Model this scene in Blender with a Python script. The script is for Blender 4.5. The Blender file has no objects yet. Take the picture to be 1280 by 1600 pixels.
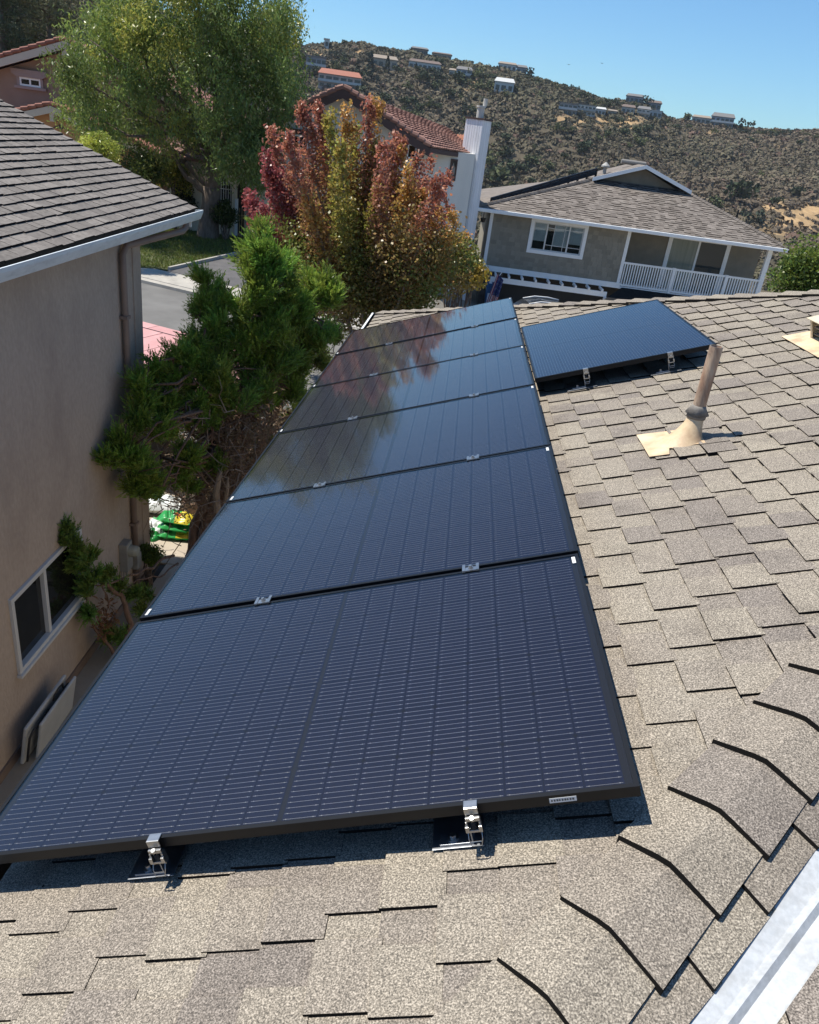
import bpy, math, random
import numpy as np
from math import sin, cos, pi, radians, sqrt, atan2
from mathutils import Vector, Matrix

random.seed(11)
RNG = np.random.default_rng(11)
sc = bpy.context.scene
COL = sc.collection
HAZE_D = 0.00008
ZC = 7.0                                   # height of the eye above the datum

# ------------------------------------------------------------------ camera
F, PITCH, ROLL = 1198.4, 0.45954, 0.13378  # solved from the panel grid (photo pixels)
FW = np.array([0, cos(PITCH), -sin(PITCH)])
_up = np.array([0, sin(PITCH), cos(PITCH)]); _rt = np.array([1.0, 0, 0])
RT = cos(ROLL) * _rt + sin(ROLL) * _up
UP = -sin(ROLL) * _rt + cos(ROLL) * _up
CAMP = np.array([0, 0, ZC])
cam_data = bpy.data.cameras.new('camera')
cam = bpy.data.objects.new('camera', cam_data); COL.objects.link(cam)
cam_data.sensor_fit = 'VERTICAL'; cam_data.sensor_height = 36.0
cam_data.lens = F / 1600 * 36
cam_data.clip_start = 0.05; cam_data.clip_end = 5000
cam.matrix_world = Matrix(((RT[0], UP[0], -FW[0], 0), (RT[1], UP[1], -FW[1], 0), (RT[2], UP[2], -FW[2], ZC), (0, 0, 0, 1)))
sc.camera = cam

# ------------------------------------------------------------------ sky, sun, exposure
SUN = np.array([-0.46, 0.09, 0.88]); SUN /= np.linalg.norm(SUN)
w = bpy.data.worlds.new('World'); sc.world = w; w.use_nodes = True
nt = w.node_tree; nt.nodes.clear()
out = nt.nodes.new('ShaderNodeOutputWorld'); bg = nt.nodes.new('ShaderNodeBackground')
sky = nt.nodes.new('ShaderNodeTexSky'); sky.sky_type = 'NISHITA'; sky.sun_disc = False
sky.sun_elevation = math.asin(SUN[2]); sky.sun_rotation = atan2(SUN[0], SUN[1]) % (2 * pi)
sky.altitude = 120; sky.air_density = 1.0; sky.dust_density = 0.35; sky.ozone_density = 2.2
bg.inputs['Strength'].default_value = 0.090
tint = nt.nodes.new('ShaderNodeMix'); tint.data_type = 'RGBA'; tint.blend_type = 'MULTIPLY'; tint.inputs['Factor'].default_value = 1
tint.inputs['B'].default_value = (0.60, 0.89, 1.10, 1)      # the clear, deep autumn blue of the place
nt.links.new(sky.outputs[0], tint.inputs['A']); nt.links.new(tint.outputs['Result'], bg.inputs['Color']); nt.links.new(bg.outputs[0], out.inputs['Surface'])
sl = bpy.data.lights.new('sun', 'SUN'); sl.energy = 4.35; sl.angle = radians(0.5); sl.color = (1.0, 0.945, 0.85)
sun = bpy.data.objects.new('sun', sl); COL.objects.link(sun)
sun.rotation_euler = Vector(SUN).to_track_quat('Z', 'Y').to_euler(); sun.location = (-20, 10, 60)
sc.view_settings.view_transform = 'Standard'; sc.view_settings.look = 'None'
sc.view_settings.exposure = 0.60; sc.view_settings.gamma = 1.0; sc.view_settings.use_curve_mapping = False
sc.cycles.max_bounces = 7; sc.cycles.diffuse_bounces = 3; sc.cycles.glossy_bounces = 3
sc.cycles.transparent_max_bounces = 10

# ------------------------------------------------------------------ placing helpers: a photo pixel + a real distance -> a world point
def ray(x, y): return FW + RT * (x - 640) / F - UP * (y - 800) / F
def at_y(x, y, Y): d = ray(x, y); return d * (Y / d[1]) + CAMP
def at_x(x, y, X): d = ray(x, y); return d * (X / d[0]) + CAMP
def at_z(x, y, Z): d = ray(x, y); return d * ((Z - ZC) / d[2]) + CAMP
def to_px(P):
    v = np.asarray(P, float) - CAMP; z = v @ FW
    return np.stack([640 + F * (v @ RT) / z, 800 - F * (v @ UP) / z], -1), z

# ------------------------------------------------------------------ objects
def link(o, parent=None):
    COL.objects.link(o)
    if parent is not None: o.parent = parent
    return o
def tag(o, label=None, cat=None, group=None, kind=None):
    if label: o['label'] = label
    if cat: o['category'] = cat
    if group: o['group'] = group
    if kind: o['kind'] = kind
    return o
def thing(name, label, cat, loc=(0, 0, 0), rz=0.0, group=None, mat=None):
    o = bpy.data.objects.new(name, None); o.empty_display_size = 0.2
    COL.objects.link(o)
    if mat is not None: o.matrix_world = mat
    else:
        o.location = loc; o.rotation_euler = (0, 0, rz)
    return tag(o, label, cat, group)
def children(o): return [c for c in bpy.data.objects if c.parent == o]
def inst(name, mesh, parent, loc=(0, 0, 0), rot=(0, 0, 0), scale=(1, 1, 1)):
    o = bpy.data.objects.new(name, mesh); link(o, parent)
    o.location = loc; o.rotation_euler = rot; o.scale = scale
    return o

class MB:
    """collects faces and links them as ONE mesh object"""
    def __init__(s): s.v = []; s.f = []; s.m = []
    def add(s, vs, fs, mi=0):
        k = len(s.v); s.v += [tuple(map(float, p)) for p in vs]
        for f in fs: s.f.append(tuple(i + k for i in f)); s.m.append(mi)
    def box(s, x0, x1, y0, y1, z0, z1, mi=0, M=None):
        if x0 > x1: x0, x1 = x1, x0
        if y0 > y1: y0, y1 = y1, y0
        if z0 > z1: z0, z1 = z1, z0
        vs = [(x, y, z) for z in (z0, z1) for y in (y0, y1) for x in (x0, x1)]
        if M is not None: vs = [M @ Vector(p) for p in vs]
        s.add(vs, [(0, 2, 3, 1), (4, 5, 7, 6), (0, 1, 5, 4), (2, 6, 7, 3), (0, 4, 6, 2), (1, 3, 7, 5)], mi)
    def poly(s, pts, mi=0): s.add(pts, [tuple(range(len(pts)))], mi)
    def prism(s, pts, d, mi=0, mside=None):
        """polygon pts pushed by vector d"""
        n = len(pts); d = np.asarray(d, float); P = [np.asarray(p, float) for p in pts]
        k = len(s.v); s.v += [tuple(p) for p in P] + [tuple(p + d) for p in P]
        s.f.append(tuple(k + i for i in range(n))[::-1]); s.m.append(mi)
        s.f.append(tuple(k + n + i for i in range(n))); s.m.append(mi)
        for i in range(n):
            j = (i + 1) % n
            s.f.append((k + i, k + j, k + n + j, k + n + i)); s.m.append(mi if mside is None else mside)
    def tube(s, path, r, n=8, mi=0, cap=True):
        P = [np.asarray(p, float) for p in path]; R = r if hasattr(r, '__len__') else [r] * len(P)
        k = len(s.v); prev = None
        for i, p in enumerate(P):
            t = P[min(i + 1, len(P) - 1)] - P[max(i - 1, 0)]; t /= (np.linalg.norm(t) + 1e-9)
            if prev is None:
                h = np.array([0, 0, 1.0]) if abs(t[2]) < .9 else np.array([1.0, 0, 0])
                u = np.cross(t, h)
            else: u = prev - t * (prev @ t)
            u /= (np.linalg.norm(u) + 1e-9); prev = u; v = np.cross(t, u)
            for j in range(n):
                a_ = 2 * pi * j / n; s.v.append(tuple(p + R[i] * (cos(a_) * u + sin(a_) * v)))
        for i in range(len(P) - 1):
            for j in range(n):
                a_, b_ = k + i * n + j, k + i * n + (j + 1) % n
                s.f.append((a_, b_, b_ + n, a_ + n)); s.m.append(mi)
        if cap:
            s.f.append(tuple(k + j for j in range(n))[::-1]); s.m.append(mi)
            e = k + (len(P) - 1) * n; s.f.append(tuple(e + j for j in range(n))); s.m.append(mi)
    def mesh(s, name, mats, smooth=False):
        me = bpy.data.meshes.new(name); me.from_pydata(s.v, [], s.f)
        for m in (mats if isinstance(mats, (list, tuple)) else [mats]): me.materials.append(m)
        if any(s.m): me.polygons.foreach_set('material_index', s.m)
        if smooth: me.polygons.foreach_set('use_smooth', [True] * len(s.f))
        me.update(); return me
    def build(s, name, mats, parent=None, smooth=False, bevel=0):
        o = bpy.data.objects.new(name, s.mesh(name, mats, smooth)); link(o, parent)
        if bevel:
            b = o.modifiers.new('edge', 'BEVEL'); b.width = bevel; b.segments = 2; b.limit_method = 'ANGLE'
        return o

def big_mesh(name, V, Fq, mats, parent=None, cols=None, smooth=False):
    """fast mesh from numpy quads/tris; cols = per face RGB"""
    V = np.asarray(V, np.float32); Fq = np.asarray(Fq, np.int32); k = Fq.shape[1]
    me = bpy.data.meshes.new(name)
    me.vertices.add(len(V)); me.vertices.foreach_set('co', V.ravel())
    me.loops.add(Fq.size); me.loops.foreach_set('vertex_index', Fq.ravel())
    me.polygons.add(len(Fq)); me.polygons.foreach_set('loop_start', np.arange(0, Fq.size, k, dtype=np.int32))
    try: me.polygons.foreach_set('loop_total', np.full(len(Fq), k, dtype=np.int32))
    except Exception: pass
    for m in (mats if isinstance(mats, (list, tuple)) else [mats]): me.materials.append(m)
    if smooth: me.polygons.foreach_set('use_smooth', np.ones(len(Fq), bool))
    me.update(calc_edges=True)
    if cols is not None:
        at = me.attributes.new('Col', 'FLOAT_COLOR', 'FACE')
        c = np.ones((len(Fq), 4), np.float32); c[:, :3] = cols; at.data.foreach_set('color', c.ravel())
    o = bpy.data.objects.new(name, me); link(o, parent); return o

# ------------------------------------------------------------------ materials
MATS = {}
def N(nt, t, **kw):
    n = nt.nodes.new(t)
    for k, v in kw.items():
        if k in n.inputs: n.inputs[k].default_value = v
        else: setattr(n, k, v)
    return n
def mat(name, col, rough=0.8, metal=0.0, col2=None, scale=8.0, detail=4.0, lo=0.35, hi=0.65, bump=0.0, bscale=None, bdist=0.01,
        rnd=0.0, spec=0.5, stain=None, sscale=1.2, sfac=0.5, coord='Object', coat=0.0, stretch=None, objrnd=0.0):
    if name in MATS: return MATS[name]
    m = bpy.data.materials.new(name); m.use_nodes = True; nt = m.node_tree; L = nt.links
    b = nt.nodes['Principled BSDF']
    b.inputs['Roughness'].default_value = rough; b.inputs['Metallic'].default_value = metal
    b.inputs['Specular IOR Level'].default_value = spec
    if coat: b.inputs['Coat Weight'].default_value = coat; b.inputs['Coat Roughness'].default_value = 0.08
    tc = N(nt, 'ShaderNodeTexCoord'); co = tc.outputs[coord]
    if stretch:
        mp = N(nt, 'ShaderNodeMapping'); mp.inputs['Scale'].default_value = stretch; L.new(co, mp.inputs[0]); co = mp.outputs[0]
    c_out = None
    rgb = N(nt, 'ShaderNodeRGB'); rgb.outputs[0].default_value = (*col, 1); c_out = rgb.outputs[0]
    if col2 is not None:
        nz = N(nt, 'ShaderNodeTexNoise', Scale=scale, Detail=detail); L.new(co, nz.inputs['Vector'])
        cr = N(nt, 'ShaderNodeValToRGB'); cr.color_ramp.elements[0].position = lo; cr.color_ramp.elements[1].position = hi
        cr.color_ramp.elements[0].color = (*col, 1); cr.color_ramp.elements[1].color = (*col2, 1)
        L.new(nz.outputs['Fac'], cr.inputs[0]); c_out = cr.outputs[0]
    if stain is not None:
        nz = N(nt, 'ShaderNodeTexNoise', Scale=sscale, Detail=5.0, Roughness=0.65); L.new(co, nz.inputs['Vector'])
        mr = N(nt, 'ShaderNodeMapRange'); mr.inputs[1].default_value = 0.45; mr.inputs[2].default_value = 0.7
        mr.inputs[3].default_value = 0; mr.inputs[4].default_value = sfac; L.new(nz.outputs['Fac'], mr.inputs[0])
        mx = N(nt, 'ShaderNodeMix', data_type='RGBA'); L.new(mr.outputs[0], mx.inputs['Factor'])
        L.new(c_out, mx.inputs['A']); mx.inputs['B'].default_value = (*stain, 1); c_out = mx.outputs['Result']
    if rnd or objrnd:
        if objrnd:
            g = N(nt, 'ShaderNodeObjectInfo'); src = g.outputs['Random']; r_ = objrnd
        else:
            g = N(nt, 'ShaderNodeNewGeometry'); src = g.outputs['Random Per Island']; r_ = rnd
        mr = N(nt, 'ShaderNodeMapRange'); mr.inputs[3].default_value = 1 - r_; mr.inputs[4].default_value = 1 + r_
        L.new(src, mr.inputs[0])
        mx = N(nt, 'ShaderNodeMix', data_type='RGBA', blend_type='MULTIPLY'); mx.inputs['Factor'].default_value = 1
        L.new(c_out, mx.inputs['A']); L.new(mr.outputs[0], mx.inputs['B']); c_out = mx.outputs['Result']
    L.new(c_out, b.inputs['Base Color'])
    if bump:
        nz = N(nt, 'ShaderNodeTexNoise', Scale=bscale or scale, Detail=3.0); L.new(co, nz.inputs['Vector'])
        bp = N(nt, 'ShaderNodeBump', Strength=bump, Distance=bdist); L.new(nz.outputs['Fac'], bp.inputs['Height'])
        L.new(bp.outputs[0], b.inputs['Normal'])
    MATS[name] = m; return m
def leaf_mat(name, trans=0.35, rough=0.55):
    """foliage: colour per leaf from the 'Col' attribute, some light passes through"""
    if name in MATS: return MATS[name]
    m = bpy.data.materials.new(name); m.use_nodes = True; nt = m.node_tree; L = nt.links
    b = nt.nodes['Principled BSDF']; b.inputs['Roughness'].default_value = rough; b.inputs['Specular IOR Level'].default_value = 0.35
    a_ = N(nt, 'ShaderNodeAttribute'); a_.attribute_name = 'Col'
    L.new(a_.outputs['Color'], b.inputs['Base Color'])
    t = N(nt, 'ShaderNodeBsdfTranslucent'); L.new(a_.outputs['Color'], t.inputs['Color'])
    mx = N(nt, 'ShaderNodeMixShader'); mx.inputs[0].default_value = trans
    L.new(b.outputs[0], mx.inputs[1]); L.new(t.outputs[0], mx.inputs[2])
    L.new(mx.outputs[0], nt.nodes['Material Output'].inputs['Surface'])
    MATS[name] = m; return m
def glass_pane(name, tint=(0.9, 0.92, 0.92), rough=0.02, ior=1.5, bump=0.0, gtint=(1, 1, 1)):
    """a thin pane: clear straight through, mirror by Fresnel"""
    m = bpy.data.materials.new(name); m.use_nodes = True; nt = m.node_tree; L = nt.links
    nt.nodes.remove(nt.nodes['Principled BSDF'])
    t = N(nt, 'ShaderNodeBsdfTransparent'); t.inputs['Color'].default_value = (*tint, 1)
    g = N(nt, 'ShaderNodeBsdfGlossy'); g.inputs['Roughness'].default_value = rough; g.inputs['Color'].default_value = (*gtint, 1)
    f = N(nt, 'ShaderNodeFresnel'); f.inputs['IOR'].default_value = ior
    mx = N(nt, 'ShaderNodeMixShader'); L.new(f.outputs[0], mx.inputs[0]); L.new(t.outputs[0], mx.inputs[1]); L.new(g.outputs[0], mx.inputs[2])
    if bump:
        tc = N(nt, 'ShaderNodeTexCoord'); nz = N(nt, 'ShaderNodeTexNoise', Scale=2.5, Detail=1.0); L.new(tc.outputs['Object'], nz.inputs['Vector'])
        bp = N(nt, 'ShaderNodeBump', Strength=bump, Distance=0.02); L.new(nz.outputs['Fac'], bp.inputs['Height'])
        L.new(bp.outputs[0], g.inputs['Normal'])
    L.new(mx.outputs[0], nt.nodes['Material Output'].inputs['Surface'])
    MATS[name] = m; return m

# ------------------------------------------------------------------ foliage
def unit(v): return v / (np.linalg.norm(v, axis=-1, keepdims=True) + 1e-9)
def rand_dirs(n): return unit(RNG.normal(size=(n, 3)))
def leaves(name, C, length, width, cols, m, parent=None, axis=None, axis_mix=0.0, extra=None):
    """one four-cornered leaf per centre in C"""
    n = len(C); u = rand_dirs(n)
    if axis is not None: u = unit(u * (1 - axis_mix) + np.asarray(axis) * axis_mix)
    v = unit(np.cross(u, rand_dirs(n)))
    l = length * RNG.uniform(.65, 1.3, (n, 1)); w_ = width * RNG.uniform(.7, 1.25, (n, 1))
    V = np.stack([C - u * l / 2, C + v * w_ / 2 - u * l * .08, C + u * l / 2, C - v * w_ / 2 - u * l * .08], 1).reshape(-1, 3)
    Fq = np.arange(4 * n).reshape(n, 4)
    return big_mesh(name, V, Fq, m, parent, cols)
def vary(col, n, amt=0.25, hue=0.1):
    c = np.asarray(col, float)[None, :] * RNG.uniform(1 - amt, 1 + amt, (n, 1)) * RNG.uniform(1 - hue, 1 + hue, (n, 3))
    return np.clip(c, 0.002, 1)
def ball(n, shell=0.5):
    """points in a unit ball, denser towards its surface"""
    return rand_dirs(n) * (RNG.uniform(0, 1, (n, 1)) ** shell)
# ================================================================== OUR ROOF (house frame: x up the slope in plan, y along the eave away, z up)
A_ = np.array([0.94274972, -0.0132932, 0.33323605]); B_ = np.array([0.02348191, 0.99937123, -0.02656593]); N_ = np.array([-0.33267337, 0.03287005, 0.94246909])
O_ = np.array([0.59395925, 1.29625777, -1.24638365]) + CAMP      # top near right corner of the nearest panel
TH = math.asin(A_[2]); TT = math.tan(TH); CT = cos(TH)
EX = cos(TH) * A_ - sin(TH) * N_; EZ = sin(TH) * A_ + cos(TH) * N_; EY = B_
OFF = 0.133
OH = O_ - N_ * OFF
HM = Matrix(((EX[0], EY[0], EZ[0], OH[0]), (EX[1], EY[1], EZ[1], OH[1]), (EX[2], EY[2], EZ[2], OH[2]), (0, 0, 0, 1)))
def h2w(p): return OH + EX * p[0] + EY * p[1] + EZ * p[2]

def shingle_mat():
    m = bpy.data.materials.new('asphalt_shingle'); m.use_nodes = True; nt = m.node_tree; L = nt.links
    b = nt.nodes['Principled BSDF']; b.inputs['Roughness'].default_value = 0.92; b.inputs['Specular IOR Level'].default_value = 0.25
    tc = N(nt, 'ShaderNodeTexCoord')
    n1 = N(nt, 'ShaderNodeTexNoise', Scale=250.0, Detail=2.0, Roughness=0.7); L.new(tc.outputs['Object'], n1.inputs['Vector'])
    cr = N(nt, 'ShaderNodeValToRGB'); e = cr.color_ramp.elements
    e[0].position = 0.33; e[0].color = (0.085, 0.077, 0.067, 1); e[1].position = 0.70; e[1].color = (0.54, 0.48, 0.405, 1)
    k = e.new(0.5); k.color = (0.232, 0.204, 0.170, 1)
    L.new(n1.outputs['Fac'], cr.inputs[0])
    # each shingle was pressed with its own blend of granules
    g = N(nt, 'ShaderNodeNewGeometry'); mr = N(nt, 'ShaderNodeValToRGB'); e = mr.color_ramp.elements
    e[0].position = 0; e[0].color = (0.78, 0.765, 0.78, 1); e[1].position = 1; e[1].color = (1.07, 1.06, 1.0, 1)
    k = e.new(0.4); k.color = (0.95, 0.93, 0.90, 1)
    oi = N(nt, 'ShaderNodeObjectInfo'); ad = N(nt, 'ShaderNodeMath', operation='ADD'); fr = N(nt, 'ShaderNodeMath', operation='FRACT')
    L.new(g.outputs['Random Per Island'], ad.inputs[0]); L.new(oi.outputs['Random'], ad.inputs[1]); L.new(ad.outputs[0], fr.inputs[0])
    L.new(fr.outputs[0], mr.inputs[0])
    mx = N(nt, 'ShaderNodeMix', data_type='RGBA', blend_type='MULTIPLY'); mx.inputs['Factor'].default_value = 1
    L.new(cr.outputs[0], mx.inputs['A']); L.new(mr.outputs[0], mx.inputs['B'])
    # worn and sooty patches
    n2 = N(nt, 'ShaderNodeTexNoise', Scale=4.2, Detail=5.0, Roughness=0.62); L.new(tc.outputs['Object'], n2.inputs['Vector'])
    r2 = N(nt, 'ShaderNodeMapRange'); r2.inputs[1].default_value = 0.52; r2.inputs[2].default_value = 0.74; r2.inputs[3].default_value = 0; r2.inputs[4].default_value = 0.45
    L.new(n2.outputs['Fac'], r2.inputs[0])
    m2 = N(nt, 'ShaderNodeMix', data_type='RGBA', blend_type='MULTIPLY'); L.new(r2.outputs[0], m2.inputs['Factor'])
    L.new(mx.outputs['Result'], m2.inputs['A']); m2.inputs['B'].default_value = (0.42, 0.41, 0.43, 1)
    L.new(m2.outputs['Result'], b.inputs['Base Color'])
    bp = N(nt, 'ShaderNodeBump', Strength=0.55, Distance=0.003); L.new(n1.outputs['Fac'], bp.inputs['Height']); L.new(bp.outputs[0], b.inputs['Normal'])
    return m
M_SH = shingle_mat()
M_EDGE = mat('asphalt_cut_edge', (0.012, 0.011, 0.010), 0.95, spec=0.1)
M_WHITE = mat('white_paint', (0.72, 0.73, 0.73), 0.5, col2=(0.80, 0.80, 0.79), scale=5, stain=(0.5, 0.48, 0.44), sfac=0.25)
M_STUC = mat('beige_stucco', (0.50, 0.43, 0.35), 0.9, col2=(0.56, 0.49, 0.40), scale=3, bump=0.3, bscale=120, bdist=0.004)
M_DECK = mat('roofing_felt', (0.02, 0.02, 0.02), 0.95, spec=0.1)
M_FLASH = mat('valley_metal', (0.40, 0.42, 0.435), 0.6, col2=(0.49, 0.51, 0.525), scale=70, detail=6, stain=(0.29, 0.29, 0.28), sscale=14, sfac=0.6, bump=0.15, bscale=60, bdist=0.003)

house = thing('house', 'house under the grey brown shingle hip roof that carries the solar panels', 'house', mat=HM)
HIPC = 0.134; PK = 3.62                     # near hip y = x - HIPC ; peak of the roof
FARC = 7.12                                 # far hip y = FARC - x
EAVE = -1.575
VAL = 0.475                                 # valley y = x - VAL
def zmain(x, y): return TT * x
def znear(x, y): return TT * (y + HIPC)
def zfar(x, y): return TT * (FARC - y)
KC = TT * (HIPC - VAL)
def zc(x, y): return TT * x + KC
px_, py_ = (FARC + HIPC) / 2, (FARC - HIPC) / 2     # peak
d = 0.02
roof = MB()
roof.poly([(EAVE, EAVE - HIPC, zmain(EAVE, 0) - d), (px_, py_, zmain(px_, 0) - d), (EAVE, FARC - EAVE, zmain(EAVE, 0) - d)])
vx = 6.0
roof.poly([(EAVE, EAVE - HIPC, zmain(EAVE, 0) - d), (EAVE, EAVE - VAL, znear(0, EAVE - VAL) - d), (vx, vx - VAL, znear(0, vx - VAL) - d), (px_, py_, zmain(px_, 0) - d)])
roof.poly([(EAVE, EAVE - VAL, zc(EAVE, 0) - d), (EAVE, -7, zc(EAVE, 0) - d), (4.5, -7, zc(4.5, 0) - d), (4.5, 4.5 - VAL, zc(4.5, 0) - d)])
roof.poly([(EAVE, FARC - EAVE, zmain(EAVE, 0) - d), (px_, py_, zmain(px_, 0) - d), (9, FARC - EAVE, zmain(EAVE, 0) - d)])
roof.poly([(px_, py_, zmain(px_, 0) - d), (9, py_ - 5.4, zmain(EAVE, 0) - d), (9, FARC - EAVE, zmain(EAVE, 0) - d)])
roof = roof.build('roof', M_DECK, house)
# walls down to the yard, fascia, soffit
wl = MB(); ZB = -4.75 - 0.6
wl.box(EAVE + 0.55, 8.6, -6.6, FARC - EAVE - 0.55, ZB - 1.2, zmain(EAVE, 0) - 0.19)
wl.build('wall', M_STUC, house)
sf = MB(); sf.box(EAVE + 0.02, 8.9, -6.9, FARC - EAVE - 0.03, zmain(EAVE, 0) - 0.185, zmain(EAVE, 0) - 0.16); sf.build('soffit', M_WHITE, house)
fa = MB(); ze = zmain(EAVE, 0)
fa.box(EAVE - 0.012, EAVE + 0.018, -6.9, FARC - EAVE, ze - 0.19, ze - 0.028)
fa.box(EAVE + 0.02, 8.9, FARC - EAVE - 0.025, FARC - EAVE, ze - 0.19, ze - 0.03)
fa.build('fascia', M_WHITE, house)
# gutter along the left eave and round the far corner
M_GUT = mat('black_gutter', (0.035, 0.035, 0.037), 0.45)
gt = MB(); gx = EAVE - 0.014; ye = FARC - EAVE + 0.02
for (x0, x1, z0, z1) in ((gx - 0.065, gx, -0.14, -0.13), (gx - 0.072, gx - 0.065, -0.14, -0.03), (gx - 0.078, gx - 0.06, -0.03, -0.022), (gx - 0.006, gx, -0.13, -0.02)):
    gt.box(x0, x1, -6.9, ye, ze + z0, ze + z1)
gt.box(gx - 0.065, gx - 0.006, ye - 0.006, ye, ze - 0.13, ze - 0.01)
g_ = gt.build('gutter', M_GUT, house)
lip = MB(); lip.box(gx - 0.080, gx - 0.058, -6.9, ye + 0.004, ze - .0215, ze - .014); lip.build('gutter_lip', M_WHITE, g_)

# ---- shingles of the slope that carries the panels: courses along y, butts face the eave
EXPO = 0.136; THK = 0.0085
SL = 1 / CT
def s2(s, t, h): return (s * CT - h * sin(TH), t, s * sin(TH) + h * cos(TH))     # slope coords -> house frame
def edge_t(s):       # t range of the slope at s
    x = s * CT
    return x - HIPC, FARC - x
lower = MB(); tabs = []
pat = []
rr = random.Random(5)
n_course = int((px_ / CT - EAVE / CT) / EXPO) + 1
S0 = EAVE / CT - 0.03
def covered(s, t):   # well under the panel array
    return (-1.62 < s < -0.12 and 0.10 < t < 6.85) or (0.12 < s < 1.05 and 3.75 < t < 5.2)
for i in range(n_course):
    s0 = S0 + i * EXPO; s1 = s0 + EXPO
    t0a, t1a = edge_t(s0); t0b, t1b = edge_t(min(s1 + .03, px_ / CT))
    if t1b - t0b < 0.1: break
    up_ = 0.006
    # lower lamina: long strip, laid over the course below
    a0, a1, b0, b1 = t0a + .01, t1a - .01, t0b + .01, t1b - .01
    top = [s2(s0, a0, 0), s2(s0, a1, 0), s2(s1 + .03, b1, -up_), s2(s1 + .03, b0, -up_)]
    k = len(lower.v)
    lower.add(top + [s2(s0, a0, -.007), s2(s0, a1, -.007)], [(0, 3, 2, 1)], 0)
    lower.add([top[0], top[1], s2(s0, a1, -.0075), s2(s0, a0, -.0075)], [(0, 1, 2, 3)], 1)
    # upper lamina: the tabs
    seq = [(.145, .095), (.17, .085), (.12, .115), (.15, .09), (.125, .11), (.165, .08)]
    t = t0a - 0.6 + ((-0.088 * i) % 0.24) + rr.uniform(-.02, .02); q = rr.randrange(6)
    while t < t1a:
        wt, gp_ = seq[q % 6]; q += 1
        wt += rr.uniform(-.022, .022); gp_ += rr.uniform(-.02, .02)
        u0, u1 = t, t + wt; t = u1 + max(.05, gp_)
        # clip to the hips
        lo = max(t0a, t0b) + .015; hi = min(t1a, t1b) - .015
        u0c, u1c = max(u0, lo), min(u1, hi)
        if u1c - u0c < .03: continue
        if covered((s0 + s1) / 2, u0c) and covered((s0 + s1) / 2, u1c): continue
        tabs.append((i, s0 - rr.uniform(0, .004), s1 + .012, u0c, u1c, THK * rr.uniform(.8, 1.25)))
lo_ = lower.build('shingle_underlayer', [M_SH, M_EDGE], roof); tag(lo_, kind='stuff')
def tab_geo(mb, tb):
    i, s0, s1, u0, u1, th = tb
    j1 = ((i * 37 + int(u0 * 100)) % 7 - 3) * .0012; j2 = ((i * 17 + int(u1 * 100)) % 7 - 3) * .0012
    fl = .0015
    T = [s2(s0 + j1, u0, th), s2(s0 + j2, u1, th), s2(s1, u1 - fl, th - .0065), s2(s1, u0 + fl, th - .0065)]
    Bm = [s2(s0 + j1, u0, .0008), s2(s0 + j2, u1, .0008), s2(s1, u1 - fl, -.007), s2(s1, u0 + fl, -.007)]
    mb.add(T, [(0, 3, 2, 1)], 0)
    for p, q in ((0, 1), (1, 2), (2, 3), (3, 0)): mb.add([T[p], T[q], Bm[q], Bm[p]], [(0, 1, 2, 3)], 1)
def rank(tb):
    P = np.array([h2w(s2(tb[1], tb[3], .01)), h2w(s2(tb[1], tb[4], .01)), h2w(s2(tb[2], tb[4], .01)), h2w(s2(tb[2], tb[3], .01))])
    q, z = to_px(P)
    if z.min() < .2: return -1
    if not ((q[:, 0] > -30) & (q[:, 0] < 1310) & (q[:, 1] > 430) & (q[:, 1] < 1640)).any(): return 0
    x, y = q[:, 0], q[:, 1]
    if covered((tb[1] + tb[2]) / 2, (tb[3] + tb[4]) / 2): return 0
    return abs(np.dot(x, np.roll(y, 1)) - np.dot(y, np.roll(x, 1))) / 2
tabs.sort(key=rank, reverse=True)
for tb in tabs[:285]:
    mb = MB(); tab_geo(mb, tb); mb.build('shingle', [M_SH, M_EDGE], roof)
rest = MB()
for tb in tabs[285:]: tab_geo(rest, tb)
tag(rest.build('small_shingles', [M_SH, M_EDGE], roof), kind='stuff')

# ---- narrow near hip end between hip and valley: courses along x, butts face the eye
nseg = []
cmx = (VAL - .072 - HIPC) / 2
def bpt(u, c, h):
    x, y = u + c, u - HIPC - c
    return (x, y, znear(x, y) + h)
for i in range(38):
    u0 = -1.5 + i * .145; u1 = u0 + .145
    jx = rr.uniform(-.006, .006); jx2 = jx + rr.uniform(-.005, .005); sk = rr.uniform(-.006, .01)
    T = [bpt(u0 - sk, .012, .016), bpt(u0 + sk, cmx + jx, .016), bpt(u1 + .03, cmx + jx2, .002), bpt(u1 + .03, .012, .002)]
    nseg.append((T, [(p[0], p[1], p[2] - .016) for p in T]))
for (T, Bm) in nseg:
    mb = MB(); mb.add(T, [(0, 1, 2, 3)], 0)
    for p, q in ((0, 1), (1, 2), (2, 3), (3, 0)): mb.add([T[p], T[q], Bm[q], Bm[p]], [(0, 3, 2, 1)], 1)
    mb.build('cut_shingle', [M_SH, M_EDGE], roof)

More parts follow.
